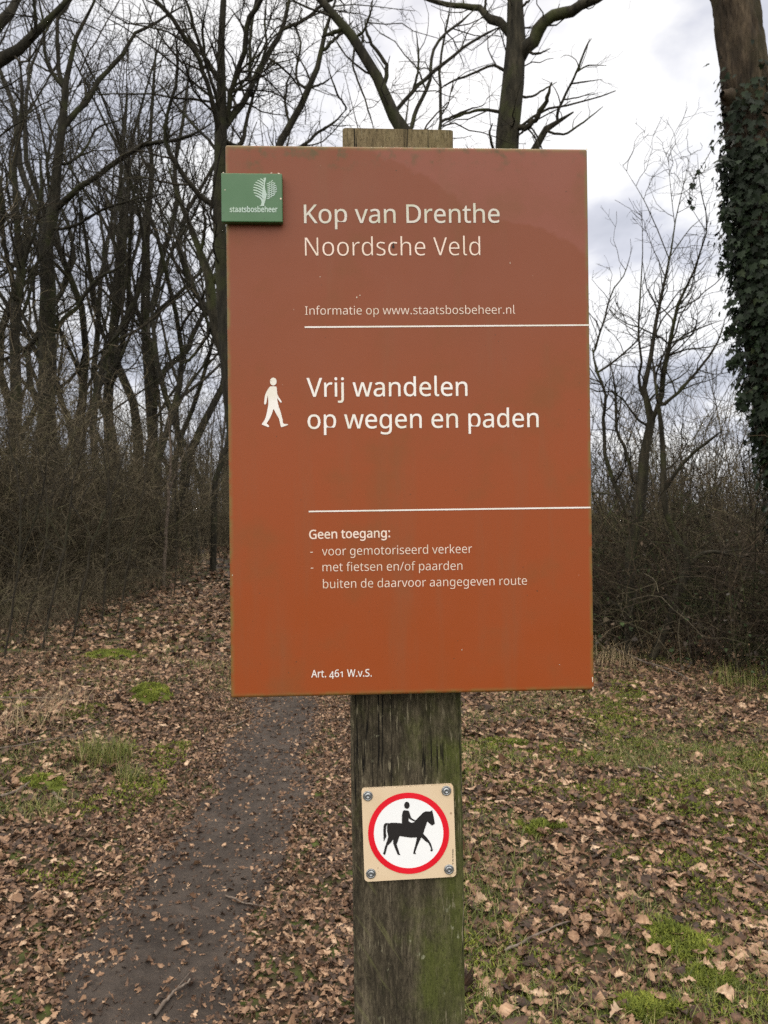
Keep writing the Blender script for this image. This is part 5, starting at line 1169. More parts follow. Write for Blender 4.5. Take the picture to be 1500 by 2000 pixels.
GLYPH = json.loads('''{"-":[322,[[40,229,121,229,40,255,40,307,40,281,121,307,282,307,201,307,282,281,282,229,282,255,201,229]]],".":[268,[[133,-14,150,-14,116,-14,90,2,102,-9,78,13,72,54,72,30,72,79,90,106,78,96,102,116,133,121,116,121,150,121,178,106,165,116,190,96,196,54,196,79,196,30,178,2,190,13,165,-9]]],"/":[372,[[10,0,39,0,99,238,276,714,187,476,305,714,362,714,333,714,273,476,96,0,185,238,67,0]]],"1":[572,[[269,0,298,0,269,166,269,499,269,333,269,528,270,568,269,551,271,585,273,622,272,603,262,612,244,595,253,603,235,588,211,567,224,578,186,546,135,505,160,526,120,525,89,564,104,544,153,614,282,714,218,664,306,714,355,714,331,714,355,476,355,0,355,238,326,0]]],"4":[572,[[363,0,391,0,363,54,363,162,363,108,249,162,21,162,135,162,21,187,21,237,21,212,133,397,357,718,245,558,387,718,448,718,418,718,448,559,448,241,448,400,483,241,552,241,517,241,552,215,552,162,552,188,517,162,448,162,483,162,448,108,448,0,448,54,420,0],[107,241,178,343,192,241,363,241,278,241,363,316,363,466,363,391,363,501,364,554,363,530,366,579,368,624,367,602,367,624,364,624,365,624,359,611,344,583,352,598,336,568,321,546,328,556,250,444]]],"6":[572,[[298,-10,367,-10,253,-10,175,24,212,1,138,47,88,128,109,81,66,175,55,305,55,234,55,356,69,456,60,407,78,506,117,592,94,551,141,632,217,688,174,664,260,712,382,724,315,724,396,724,429,722,411,723,446,721,470,715,459,718,470,690,470,640,470,665,458,644,430,649,445,647,415,651,384,652,399,652,338,652,269,629,300,644,238,614,197,566,214,593,179,539,158,474,166,509,150,439,143,363,145,402,145,363,149,363,147,363,164,386,213,423,186,406,240,439,318,447,275,447,380,447,468,390,430,428,506,353,525,230,525,299,525,155,463,54,504,97,422,11],[297,64,263,64,339,64,399,105,373,78,425,131,438,230,438,173,438,275,404,338,427,311,381,365,300,378,346,378,269,378,218,359,241,372,195,346,164,309,177,329,151,289,144,247,144,268,144,218,161,162,150,190,172,133,212,92,189,110,235,73]]],":":[268,[[133,414,150,414,116,414,90,430,102,419,78,441,72,482,72,458,72,507,90,535,78,525,102,545,133,550,116,550,150,550,178,535,165,545,190,525,196,482,196,507,196,458,178,430,190,441,165,419],[133,-14,150,-14,116,-14,90,2,102,-9,78,13,72,54,72,30,72,79,90,106,78,96,102,116,133,121,116,121,150,121,178,106,165,116,190,96,196,54,196,79,196,30,178,2,190,13,165,-9]]],"A":[639,[[0,0,30,0,93,239,279,717,186,478,306,717,360,717,333,717,453,478,638,0,545,239,607,0,545,0,576,0,516,74,459,221,488,147,365,221,176,221,270,221,148,147,91,0,119,74,61,0],[206,301,233,373,281,301,432,301,357,301,405,373,352,517,379,445,350,522,342,546,347,532,337,560,328,590,333,575,324,605,318,624,321,616,313,603,302,563,308,583,296,544,287,517,291,528,260,445]]],"D":[730,[[97,0,163,0,97,238,97,714,97,476,170,714,317,714,244,714,389,714,504,674,451,701,557,647,626,557,597,608,655,505,669,364,669,441,669,243,570,92,636,153,505,31,296,0,413,0,230,0],[187,77,187,264,219,77,284,77,252,77,477,77,574,361,574,172,574,456,504,570,550,526,457,615,304,637,390,637,265,637,187,637,226,637,187,450]]],"G":[728,[[403,-10,453,-10,329,-10,216,35,267,5,165,64,101,162,127,107,74,217,61,357,61,282,61,432,105,551,76,496,134,606,232,679,177,648,287,709,431,724,353,724,471,724,545,713,509,720,580,706,644,682,613,695,633,656,610,604,621,630,585,615,525,633,556,625,493,641,426,645,460,645,341,645,226,568,274,619,179,517,155,357,155,446,155,300,182,206,164,250,201,163,269,105,230,129,308,80,424,68,360,68,455,68,504,73,482,70,526,76,564,85,546,80,564,156,564,297,564,226,512,297,407,297,459,297,407,324,407,377,407,350,489,377,654,377,572,377,654,260,654,27,654,144,615,14,537,-1,576,5,498,-7]]],"I":[339,[[40,0,126,0,40,17,40,52,40,35,68,58,124,71,96,65,124,261,124,642,124,452,96,649,40,662,68,655,40,679,40,714,40,697,126,714,298,714,212,714,298,697,298,662,298,679,270,655,214,642,242,649,214,452,214,71,214,261,242,65,298,52,270,58,298,35,298,0,298,17,212,0]]],"K":[619,[[97,0,127,0,97,238,97,714,97,476,127,714,187,714,157,714,187,597,187,362,187,479,208,385,249,430,228,407,269,453,310,498,289,475,374,570,503,714,439,642,538,714,608,714,573,714,514,610,325,403,419,507,423,269,619,0,521,134,584,0,513,0,548,0,429,114,260,341,344,227,236,320,187,277,211,298,187,185,187,0,187,92,157,0]]],"N":[760,[[97,0,125,0,97,238,97,714,97,476,132,714,201,714,166,714,328,517,582,123,455,320,583,123,586,123,585,123,585,134,584,171,585,150,582,192,581,241,582,216,579,266,579,311,579,290,579,445,579,714,579,580,607,714,663,714,635,714,663,476,663,0,663,238,628,0,558,0,593,0,431,198,176,593,303,395,175,593,172,593,173,593,174,570,178,506,176,541,179,471,180,399,180,436,180,266,180,0,180,133,152,0]]],"S":[549,[[247,-10,325,-10,207,-10,136,-1,170,-7,102,5,51,24,74,13,51,53,51,110,51,81,75,99,141,81,105,90,176,72,251,68,213,68,304,68,372,99,345,78,398,120,412,183,412,148,412,206,397,242,407,226,387,258,346,286,370,273,321,300,244,330,287,314,183,352,107,411,137,379,76,443,60,542,60,487,60,580,89,640,70,612,108,667,170,702,135,687,204,717,288,724,243,724,327,724,396,713,363,720,429,706,485,684,458,696,476,658,457,607,466,633,432,618,376,634,405,627,347,641,286,645,317,645,241,645,185,617,208,636,162,598,151,541,151,572,151,517,166,481,156,497,176,465,215,438,192,451,238,425,307,397,268,411,349,382,414,347,384,365,443,330,479,284,464,309,494,259,502,191,502,228,502,128,433,43,479,78,387,8]]],"V":[600,[[255,0,285,0,170,238,0,714,85,476,31,714,94,714,63,714,148,561,255,256,201,409,266,227,282,174,275,199,289,148,300,100,295,123,305,123,318,174,311,148,325,200,345,258,334,228,398,410,505,714,452,562,537,714,600,714,568,714,515,476,345,0,430,238,315,0]]],"W":[930,[[201,0,231,0,138,238,12,714,75,476,43,714,106,714,75,714,143,569,217,278,180,423,225,247,238,189,232,218,243,160,251,108,248,133,254,134,266,193,259,162,273,224,289,283,280,254,331,427,415,714,373,570,446,714,508,714,477,714,552,569,639,280,595,425,648,249,663,189,656,219,670,158,678,108,675,131,681,133,692,189,686,160,698,218,713,279,705,248,750,424,823,714,786,569,854,714,917,714,886,714,854,476,727,0,790,238,697,0,636,0,666,0,590,156,497,468,543,312,492,487,481,526,486,507,476,545,468,577,471,562,465,593,461,609,462,603,460,600,451,553,457,582,444,525,427,465,436,496,382,310,292,0,337,155,262,0]]],"a":[561,[[215,-10,260,-10,166,-10,94,29,126,3,62,54,46,149,46,94,46,202,109,273,67,244,151,302,303,320,216,317,333,321,394,323,364,322,394,334,394,355,394,344,394,400,365,448,384,431,346,465,283,474,318,474,255,474,203,462,228,470,178,453,132,433,154,444,123,455,105,499,114,477,128,512,188,532,156,522,220,541,288,545,253,545,353,545,433,502,402,531,464,473,480,365,480,428,480,243,480,0,480,122,459,0,416,0,437,0,410,25,399,76,405,51,398,76,395,76,396,76,372,47,322,11,347,25,296,-3],[235,61,206,61,280,61,348,99,318,74,378,123,393,214,393,162,393,230,393,262,393,246,367,261,314,259,340,260,247,256,176,227,201,246,150,208,137,148,137,182,137,118,165,82,146,96,183,68]]],"b":[615,[[339,-10,405,-10,297,-10,236,13,263,-2,209,28,173,68,188,47,171,68,166,68,168,68,160,45,148,0,154,23,127,0,85,0,106,0,85,253,85,760,85,507,114,760,173,760,144,760,173,698,173,575,173,637,173,552,172,512,173,531,171,492,168,465,169,476,170,465,173,465,171,465,188,488,236,522,209,507,263,537,339,545,297,545,406,545,500,476,459,522,540,429,560,268,560,360,560,176,499,60,540,107,458,13],[326,63,267,63,374,63,433,116,410,81,457,151,469,269,469,202,469,404,324,472,421,472,267,472,206,423,228,456,184,390,173,271,173,340,173,270,173,267,173,268,173,201,205,115,184,151,227,81]]],"c":[480,[[300,-10,331,-10,253,-10,174,19,210,0,137,38,87,109,107,68,66,150,55,265,55,202,55,331,88,426,66,385,110,467,178,517,140,498,215,536,306,546,258,546,333,546,385,537,360,543,410,532,447,517,431,525,438,493,420,444,429,468,404,450,364,461,385,456,343,466,304,469,323,469,199,469,146,266,146,401,146,201,184,117,159,152,210,83,299,66,248,66,328,66,376,75,354,69,399,81,438,97,419,88,438,71,438,19,438,45,420,10,379,-2,400,3,357,-8]]],"d":[615,[[275,-10,317,-10,208,-10,115,59,155,13,75,106,55,267,55,175,55,359,115,476,75,429,156,522,276,546,209,546,317,546,378,523,351,538,404,508,442,467,425,489,444,467,448,467,446,467,447,476,445,505,446,488,443,522,442,546,442,536,442,617,442,760,442,689,471,760,530,760,501,760,530,507,530,0,530,253,506,0,459,0,483,0,455,24,446,72,450,48,445,72,442,72,443,72,426,49,378,14,405,30,351,-2],[289,63,241,63,346,63,408,109,386,79,431,140,443,250,443,187,443,255,443,266,443,261,443,333,410,420,432,384,388,455,288,473,347,473,241,473,182,416,205,454,158,379,146,265,146,328,146,201,182,116,158,151,205,81]]],"e":[564,[[313,-10,350,-10,262,-10,178,21,218,0,139,42,88,113,109,73,66,155,55,264,55,205,55,323,85,415,65,373,104,457,168,512,132,489,203,535,292,546,245,546,338,546,411,516,378,536,443,496,487,431,469,468,504,395,513,304,513,353,513,286,513,251,513,269,391,251,146,251,268,251,147,190,193,113,163,144,222,81,317,65,264,65,351,65,407,75,381,68,434,81,489,102,461,90,489,76,489,25,489,51,462,13,408,-2,435,4,381,-7],[148,321,153,369,239,321,421,321,330,321,421,366,390,431,411,403,369,460,291,474,336,474,249,474,192,433,216,460,167,407]]],"f":[344,[[109,0,138,0,109,156,109,468,109,312,78,468,15,468,46,468,15,482,15,509,15,495,46,519,109,539,78,529,109,549,109,570,109,560,109,639,155,720,124,689,186,750,283,765,228,765,304,765,342,760,324,763,359,756,387,747,374,752,379,724,364,678,372,701,353,681,327,688,341,685,313,691,284,693,299,693,255,693,218,664,233,683,204,644,197,571,197,613,197,559,197,536,197,548,242,536,332,536,287,536,332,513,332,468,332,491,287,468,197,468,242,468,197,312,197,0,197,156,168,0]]],"g":[615,[[290,-240,372,-240,211,-240,97,-206,147,-229,97,-179,97,-125,97,-152,150,-153,295,-167,216,-167,341,-167,404,-127,377,-154,430,-100,443,-16,443,-63,443,-9,443,5,443,-2,443,13,444,39,443,24,445,55,446,71,445,65,445,71,442,71,443,71,406,17,276,-10,351,-10,207,-10,113,63,152,14,75,112,55,267,55,180,55,352,113,471,74,420,153,521,275,546,206,546,310,546,371,526,342,539,399,513,443,465,423,492,445,465,448,465,446,465,452,489,460,536,456,512,483,536,530,536,507,536,530,354,530,-9,530,173,530,-86,471,-182,510,-143,432,-221],[289,62,242,62,343,62,407,106,382,76,432,135,444,246,444,181,444,253,444,267,444,260,444,340,406,424,431,393,381,456,287,472,341,472,242,472,183,419,208,454,158,383,146,266,146,332,146,200,182,115,158,150,207,79]]],"h":[618,[[85,0,114,0,85,253,85,760,85,507,114,760,173,760,144,760,173,686,173,537,173,611,173,510,168,462,171,485,170,462,174,462,172,462,191,489,245,524,215,510,274,538,341,545,306,545,406,545,488,498,455,529,521,467,537,349,537,418,537,233,537,0,537,116,508,0,450,0,479,0,450,114,450,343,450,229,450,429,330,472,410,472,270,472,206,422,229,455,184,388,173,277,173,340,173,185,173,0,173,92,144,0]]],"i":[258,[[130,625,143,625,115,625,93,639,103,630,83,648,78,681,78,662,78,700,93,723,83,714,103,732,130,737,115,737,143,737,166,723,155,732,176,714,181,681,181,700,181,662,166,639,176,648,155,630],[85,0,114,0,85,179,85,536,85,357,114,536,173,536,144,536,173,357,173,0,173,179,144,0]]],"j":[258,[[130,625,143,625,115,625,93,639,103,630,83,648,78,681,78,662,78,700,93,723,83,714,103,732,130,737,115,737,143,737,166,723,155,732,176,714,181,681,181,700,181,662,166,639,176,648,155,630],[22,-240,75,-240,5,-240,-22,-237,-9,-239,-35,-234,-55,-228,-46,-231,-55,-204,-55,-157,-55,-181,-45,-160,-24,-164,-35,-162,-13,-166,11,-167,-2,-167,32,-167,64,-149,50,-161,78,-138,85,-83,85,-116,85,123,85,536,85,330,114,536,173,536,144,536,173,331,173,-80,173,125,173,-130,137,-197,161,-169,113,-226]]],"k":[534,[[85,0,114,0,85,253,85,760,85,507,114,760,172,760,143,760,172,628,172,363,172,495,172,352,171,321,172,338,170,304,168,276,169,289,169,276,172,276,171,276,176,281,190,299,182,289,198,309,214,330,206,319,223,340,236,355,230,348,293,415,407,536,350,476,441,536,510,536,476,536,438,460,293,307,365,383,370,205,525,0,448,102,490,0,419,0,454,0,357,83,233,250,295,167,213,232,172,197,192,215,172,131,172,0,172,66,143,0]]],"l":[258,[[85,0,114,0,85,253,85,760,85,507,114,760,173,760,144,760,173,507,173,0,173,253,144,0]]],"m":[935,[[85,0,114,0,85,179,85,536,85,357,109,536,156,536,132,536,160,512,169,463,165,487,171,463,174,463,172,463,191,491,242,526,213,512,270,539,332,546,300,546,416,546,496,456,471,516,498,456,501,456,499,456,519,487,575,524,543,509,606,539,673,546,638,546,734,546,809,500,779,530,839,469,854,349,854,418,854,233,854,0,854,116,825,0,767,0,796,0,767,115,767,345,767,230,767,430,658,472,731,472,606,472,546,427,569,457,524,397,513,296,513,353,513,197,513,0,513,99,484,0,426,0,455,0,426,115,426,345,426,230,426,430,316,472,389,472,262,472,204,422,225,455,183,389,173,278,173,341,173,185,173,0,173,93,144,0]]],"n":[618,[[85,0,114,0,85,179,85,536,85,357,109,536,156,536,132,536,160,512,169,463,165,487,171,463,174,463,172,463,191,491,246,526,215,512,277,539,343,546,309,546,407,546,488,500,455,530,521,468,537,349,537,418,537,233,537,0,537,116,508,0,450,0,479,0,450,114,450,343,450,229,450,429,330,472,410,472,271,472,207,422,230,455,184,389,173,278,173,341,173,185,173,0,173,93,144,0]]],"o":[605,[[301,-10,378,-10,254,-10,175,22,212,1,137,44,87,117,108,76,66,159,55,269,55,210,55,358,122,474,77,426,167,522,304,546,227,546,353,546,432,513,395,535,470,492,520,420,499,461,541,379,551,269,551,328,551,180,484,63,528,112,439,14],[303,63,248,63,357,63,422,119,397,82,447,155,460,269,460,206,460,332,422,418,447,382,397,454,302,472,357,472,247,472,183,418,208,454,158,382,146,269,146,332,146,206,184,119,159,155,209,82]]],"p":[615,[[85,-240,114,-240,85,19,85,536,85,277,109,536,157,536,133,536,161,512,169,463,165,487,170,463,173,463,172,463,189,486,236,522,210,506,262,538,340,546,297,546,406,546,500,477,459,523,540,431,560,269,560,362,560,178,500,61,540,108,459,14,339,-10,406,-10,298,-10,237,14,263,-2,209,29,173,68,188,47,171,68,167,68,169,68,168,57,171,25,170,42,172,8,173,-20,173,-7,173,-93,173,-240,173,-167,144,-240],[326,63,267,63,359,63,406,90,386,72,428,108,454,164,443,133,464,194,469,270,469,230,469,331,433,417,457,380,410,454,324,472,373,472,269,472,209,426,231,457,186,395,173,286,174,349,173,280,173,269,173,275,173,203,205,117,184,152,227,81]]],"r":[413,[[85,0,114,0,85,179,85,536,85,357,109,536,157,536,133,536,160,503,167,438,164,471,168,438,171,438,170,438,188,467,238,514,211,493,265,535,335,546,298,546,345,546,368,545,356,546,379,543,398,540,389,542,394,513,387,459,391,486,378,461,359,464,369,463,348,465,329,466,338,466,302,466,252,444,276,459,228,429,194,381,209,408,180,353,173,286,173,322,173,191,173,0,173,95,144,0]]],"s":[479,[[220,-10,285,-10,183,-10,123,-1,151,-7,97,5,52,24,73,13,52,51,52,104,52,77,73,93,129,75,99,83,160,66,222,61,191,61,267,61,319,83,299,68,339,97,349,140,349,116,349,153,338,176,345,165,331,187,299,208,318,197,280,219,217,244,252,230,182,257,128,284,153,271,103,297,71,332,84,313,58,351,51,404,51,375,51,449,107,509,70,484,143,534,252,546,192,546,285,546,343,536,315,543,372,530,423,510,398,521,413,487,393,440,403,463,370,449,322,464,347,457,297,471,246,474,272,474,210,474,164,456,183,468,145,445,135,409,135,429,135,394,148,372,139,382,157,361,192,342,171,351,212,332,273,307,239,320,307,294,360,267,336,281,384,254,415,219,402,238,428,200,434,148,434,177,434,96,376,30,415,57,337,3]]],"t":[361,[[249,-10,265,-10,221,-10,172,4,195,-5,148,14,114,55,129,31,99,79,92,156,92,113,92,260,92,468,92,364,67,468,16,468,41,468,16,482,16,510,16,496,42,522,93,545,67,533,105,583,128,659,116,621,145,659,180,659,163,659,180,618,180,536,180,577,232,536,335,536,283,536,335,513,335,468,335,491,283,468,180,468,232,468,180,365,180,158,180,261,180,125,204,86,188,101,219,70,264,62,239,62,277,62,305,66,291,63,319,68,339,73,330,70,339,51,339,6,339,28,330,1,299,-5,316,-2,282,-9]]],"u":[618,[[274,-10,309,-10,209,-10,128,36,161,5,95,67,79,185,79,117,79,302,79,536,79,419,109,536,168,536,138,536,168,421,168,191,168,306,168,106,287,63,208,63,346,63,411,113,388,80,433,146,445,257,445,194,445,350,445,536,445,443,474,536,533,536,504,536,533,357,533,0,533,179,509,0,461,0,485,0,457,24,448,71,452,47,447,71,444,71,445,71,427,43,372,9,403,23,341,-4]]],"v":[508,[[203,0,237,0,135,179,0,536,68,357,31,536,94,536,63,536,132,431,208,220,170,325,213,205,225,171,219,189,231,153,241,119,236,136,246,103,251,78,249,89,252,78,255,78,254,78,258,89,266,120,261,103,272,137,283,172,277,154,290,190,300,220,295,206,338,325,414,536,376,431,445,536,508,536,477,536,440,357,304,0,372,179,270,0]]],"w":[786,[[158,1,191,1,109,180,11,537,60,358,41,537,102,537,72,537,127,442,176,251,151,346,183,222,197,164,190,193,204,135,211,91,208,110,212,91,215,91,214,91,218,102,225,133,221,116,228,150,237,186,232,167,242,204,251,235,246,220,283,336,346,537,314,436,378,537,442,537,410,537,473,436,534,235,503,336,541,212,555,161,549,188,562,134,570,92,567,111,571,92,574,92,573,92,576,109,587,161,581,132,594,190,610,251,602,220,635,346,685,537,660,442,715,537,775,537,745,537,725,358,626,1,676,180,592,1,523,1,557,1,492,102,431,303,462,202,422,330,408,383,415,357,402,410,394,445,397,430,393,445,390,445,391,445,387,430,377,383,383,410,371,357,354,302,363,330,322,202,258,1,290,101,225,1]]]," ":[260,[]]}''')
# an l with a curled foot, as on the board
GLYPH["l"] = [286, [[86, 760, 86, 790, 86, 500, 86, 150, 86, 300, 86, 40, 205, -10, 120, -10, 232, -10, 262, 0, 248, -8, 262, 30, 262, 62, 262, 32, 262, 92, 222, 56, 246, 60, 192, 54, 174, 140, 174, 78, 174, 300, 174, 760, 174, 500, 174, 790]]]
def glyph_loops(ch, weight):
    """The outlines of one letter as polygons, made bolder or lighter by moving them along their normals."""
    out = []
    for s in GLYPH[ch][1]:
        q = np.array(s, float).reshape(-1, 6) / 1000; n = len(q); pts = []
        for i in range(n):
            a, b_, c_, d = q[i, 0:2], q[i, 4:6], q[(i + 1) % n, 2:4], q[(i + 1) % n, 0:2]
            e = d - a; L = np.linalg.norm(e) + 1e-9
            cross = max(abs((b_ - a)[0] * e[1] - (b_ - a)[1] * e[0]), abs((c_ - a)[0] * e[1] - (c_ - a)[1] * e[0])) / L
            k = 1 if cross < .004 else 5
            for t in np.arange(k) / k: pts.append((1 - t) ** 3 * a + 3 * t * (1 - t) ** 2 * b_ + 3 * t * t * (1 - t) * c_ + t ** 3 * d)
        p = [pts[0]]
        for v_ in pts[1:]:
            if np.linalg.norm(v_ - p[-1]) > .004: p.append(v_)
        if np.linalg.norm(p[0] - p[-1]) < .004: p.pop()
        p = np.array(p); d1 = p - np.roll(p, 1, 0); d2 = np.roll(p, -1, 0) - p
        n1 = np.stack([-d1[:, 1], d1[:, 0]], -1); n1 /= np.linalg.norm(n1, axis=1, keepdims=True); n2 = np.stack([-d2[:, 1], d2[:, 0]], -1); n2 /= np.linalg.norm(n2, axis=1, keepdims=True)
        m_ = n1 + n2; m_ /= np.maximum((m_ * n1).sum(1, keepdims=True), .55)
        out.append(p + m_ * (-weight if ch == 'l' else weight))
    return out
def text_mesh(name, body, A, B, cap, weight, mat, parent, y=-.0004, oldstyle=False):
    """Lettering from baseline start A to line end B (pixels of the photograph), cap height in pixels."""
    cu = bpy.data.curves.new(name, 'CURVE'); cu.dimensions = '2D'; cu.fill_mode = 'BOTH'
    x = 0.0; x0 = 1e9; x1 = -1e9
    for ch in body:
        for p in glyph_loops(ch, weight):
            if oldstyle and ch == '4': p = p + [0, -.16]
            if oldstyle and ch == '1': p = p * [1, .74]
            p = p + [x, 0]; x0 = min(x0, p[:, 0].min()); x1 = max(x1, p[:, 0].max())
            sp = cu.splines.new('POLY'); sp.points.add(len(p) - 1); sp.use_cyclic_u = True
            for i in range(len(p)): sp.points[i].co = (p[i, 0] * 10, p[i, 1] * 10, 0, 1)
        x += GLYPH[ch][0] / 1000
    ob = bpy.data.objects.new(name, cu); COL.objects.link(ob); dg = bpy.context.evaluated_depsgraph_get()
    me = bpy.data.meshes.new_from_object(ob.evaluated_get(dg)); bpy.data.objects.remove(ob); me.materials.clear()
    ua, ub = Vector(uv(*A)), Vector(uv(*B)); ax = (ub - ua); ln = ax.length; ax /= ln; pe = Vector((-ax.y, ax.x)); s1 = ln / (x1 - x0)
    s2 = (Vector(uv(A[0], A[1] - cap)) - ua).length / .714
    for v_ in me.vertices:
        p = ua + ax * ((v_.co.x / 10 - x0) * s1) + pe * (v_.co.y / 10 * s2); v_.co = (p.x, y, p.y)
    for p_ in me.polygons:
        if p_.normal.y > 0: p_.flip()
    return link("lettering", me, mat, parent)
text_mesh("t", "Kop van Drenthe", (594, 436), (976, 435), 36, .004, M_CREAM, board)
text_mesh("t", "Noordsche Veld", (596, 500), (938, 499), 36.2, -.011, M_PEACH, board)
text_mesh("t", "Informatie op www.staatsbosbeheer.nl", (596, 615), (1006, 613), 16.6, -.009, M_PEACH, board)
text_mesh("t", "Vrij wandelen", (599, 775), (913, 773), 36.4, .004, M_WHITE, board)
text_mesh("t", "op wegen en paden", (601, 837.5), (1052, 834), 36.4, .004, M_WHITE, board)
text_mesh("t", "Geen toegang:", (604, 1052.5), (762, 1049), 17.2, .014, M_PEACH, board)
for body, A, B in (("voor gemotoriseerd verkeer", (629, 1085), (922, 1080)), ("met fietsen en/of paarden", (630, 1116), (903, 1113)), ("buiten de daarvoor aangegeven route", (631, 1149), (1029, 1142)), ("-", (606, 1085), (611, 1084.9)), ("-", (607, 1116), (612, 1115.9))):
    text_mesh("t", body, A, B, 17, -.008, M_PEACH, board)
text_mesh("t", "Art. 461 W.v.S.", (608, 1323), (726, 1321), 14.4, .007, M_WHITE, board, oldstyle=True)

def poly_obj(name, outlines, mat, parent, y, tr):
    """Filled outlines in the x-z plane (holes by even-odd), curved through their points where tr maps them from picture marks."""
    cu = bpy.data.curves.new(name, 'CURVE'); cu.dimensions = '2D'; cu.fill_mode = 'BOTH'
    for o_ in outlines:
        sp = cu.splines.new('POLY'); sp.points.add(len(o_) - 1); sp.use_cyclic_u = True
        for i, q in enumerate(o_):
            p = tr(*q); sp.points[i].co = (p[0] * 100, p[1] * 100, 0, 1)
    ob = bpy.data.objects.new(name, cu); COL.objects.link(ob); dg = bpy.context.evaluated_depsgraph_get()
    me = bpy.data.meshes.new_from_object(ob.evaluated_get(dg)); bpy.data.objects.remove(ob); me.materials.clear()
    for v_ in me.vertices: v_.co = (v_.co.x / 100, y, v_.co.y / 100)
    for p_ in me.polygons:
        if p_.normal.y > 0: p_.flip()
    return link(name, me, mat, parent)
def smooth_loop(pts, k=5, corner=()):
    p = np.array(pts, float); n = len(p); out = []
    for i in range(n):
        p0, p1, p2, p3 = p[i - 1], p[i], p[(i + 1) % n], p[(i + 2) % n]
        if i in corner: p0 = p1
        if (i + 1) % n in corner: p3 = p2
        for j in range(k):
            u = j / k; out.append(.5 * (2 * p1 + (p2 - p0) * u + (2 * p0 - 5 * p1 + 4 * p2 - p3) * u * u + (3 * p1 - p0 - 3 * p2 + p3) * u ** 3))
    return [tuple(q) for q in out]
def circ(cx, cy, rx, ry=None, n=40): return [(cx + rx * math.cos(2 * math.pi * i / n), cy + (ry or rx) * math.sin(2 * math.pi * i / n)) for i in range(n)]

poly_obj("rule_line", [[(595, 637.6), (1152.5, 633.6), (1152.5, 636.4), (595, 640.6)]], M_WHITE, board, -.00035, uv)
poly_obj("rule_line", [[(603, 997.6), (1153.5, 989.6), (1153.5, 992.6), (603, 1000.4)]], M_WHITE, board, -.00035, uv)
crop3 = lambda u, v_: uv(430 + u * .246667, 660 + v_ * .246667)
body_ = [(393, 388), (405, 384), (440, 385), (448, 397), (453, 445), (470, 478), (487, 503), (485, 511), (476, 509), (455, 480), (452, 478), (460, 530), (480, 590), (495, 650), (501, 678), (532, 683), (537, 688), (525, 694), (488, 706), (480, 698), (465, 640), (440, 595), (423, 565), (410, 600), (392, 640), (370, 675), (376, 684), (388, 698), (380, 706), (360, 698), (334, 687), (333, 678), (352, 650), (366, 610), (376, 560), (382, 520), (378, 458), (372, 480), (366, 515), (360, 526), (350, 524), (349, 510), (356, 455), (372, 418)]
poly_obj("walker_pictogram", [smooth_loop(body_, 4), circ(421, 346, 26, 31)], M_WHITE, board, -.00045, crop3)
M_DARK = simple_mat("dark_dirt", (.012, .010, .008), .8)
poly_obj("insect_speck", [circ(768, 482, 2.2, 3.2, 12), circ(768, 476.5, 1.3, 2, 10)], M_DARK, board, -.0009, uv)

# --- green badge, wrapped over the board's edge
m, nt, b = new_mat("green_enamel")
n = noise_node(nt, 22, 4, .6); f = noise_node(nt, 160, 3, .6); v = xyz(nt)
c = mixc(nt, mrange(nt, n, .35, .7), (.030, .110, .036), (.042, .124, .048))
c = mixc(nt, mrange(nt, f, .68, .73, 0, .8), c, (.015, .05, .02))
c = mixc(nt, mth(nt, 'MULTIPLY', mrange(nt, v["Z"], .262, .270), mrange(nt, f, .42, .6, 0, .7)), c, (.16, .13, .06))
nt.links.new(c, b.inputs["Base Color"]); b.inputs["Roughness"].default_value = .38
M_GREEN = m
BT = .009
xa, za = uv(431.5, 337.5, BT); xb, zb = uv(552, 434, BT)
badge = rbox("badge", xa, xb, -BT, -.0008, zb, za, M_GREEN, root, bev=.0011, seg=3)
crop6 = lambda u, v_: uv(430 + u * .093333, 320 + v_ * .093333, BT)
M_LOGO = mat_letter("pale_green_print", (.38, .48, .44), (.33, .46, .32))
for ou in [[(810, 886), (850, 870), (868, 820), (866, 780), (850, 750), (830, 725), (740, 672), (728, 655), (790, 668), (850, 700), (900, 750), (905, 745), (870, 700), (900, 470), (918, 420), (908, 370), (915, 330), (908, 298), (962, 292), (958, 330), (945, 385), (935, 450), (940, 520), (958, 590), (985, 655), (968, 665), (960, 720), (940, 790), (925, 840), (920, 886)]]:
    poly_obj("tree_logo", [ou], M_LOGO, badge, -BT - .0003, crop6)
def ribbon(pts, w0, w1):
    p = np.array(pts, float); n = len(p); t = np.gradient(p, axis=0); t /= np.linalg.norm(t, axis=1, keepdims=True); q = np.stack([-t[:, 1], t[:, 0]], -1); w = np.linspace(w0, w1, n)[:, None] / 2
    return [tuple(a_) for a_ in p + q * w] + [tuple(a_) for a_ in (p - q * w)[::-1]]
ribs = []
for (x0_, y0_), (x1_, y1_), (x2_, y2_) in (((840, 316), (880, 330), (912, 370)), ((783, 346), (850, 368), (905, 425)), ((740, 390), (830, 405), (900, 470)), ((708, 440), (810, 450), (915, 540)), ((694, 496), (800, 500), (920, 600)), ((694, 550), (800, 555), (930, 665)), ((706, 606), (800, 615), (930, 725))):
    t = np.linspace(0, 1, 12)[:, None]; a0, a1, a2 = map(np.array, ((x0_, y0_), (x1_, y1_), (x2_, y2_)))
    ribs.append(ribbon((1 - t) ** 2 * a0 + 2 * t * (1 - t) * a1 + t * t * a2, 22, 30))
poly_obj("tree_logo", ribs[::2], M_LOGO, badge, -BT - .00032, crop6); poly_obj("tree_logo", ribs[1::2], M_LOGO, badge, -BT - .00034, crop6)
waves = []
cx_, cy_, rr_ = 985, 525, 218
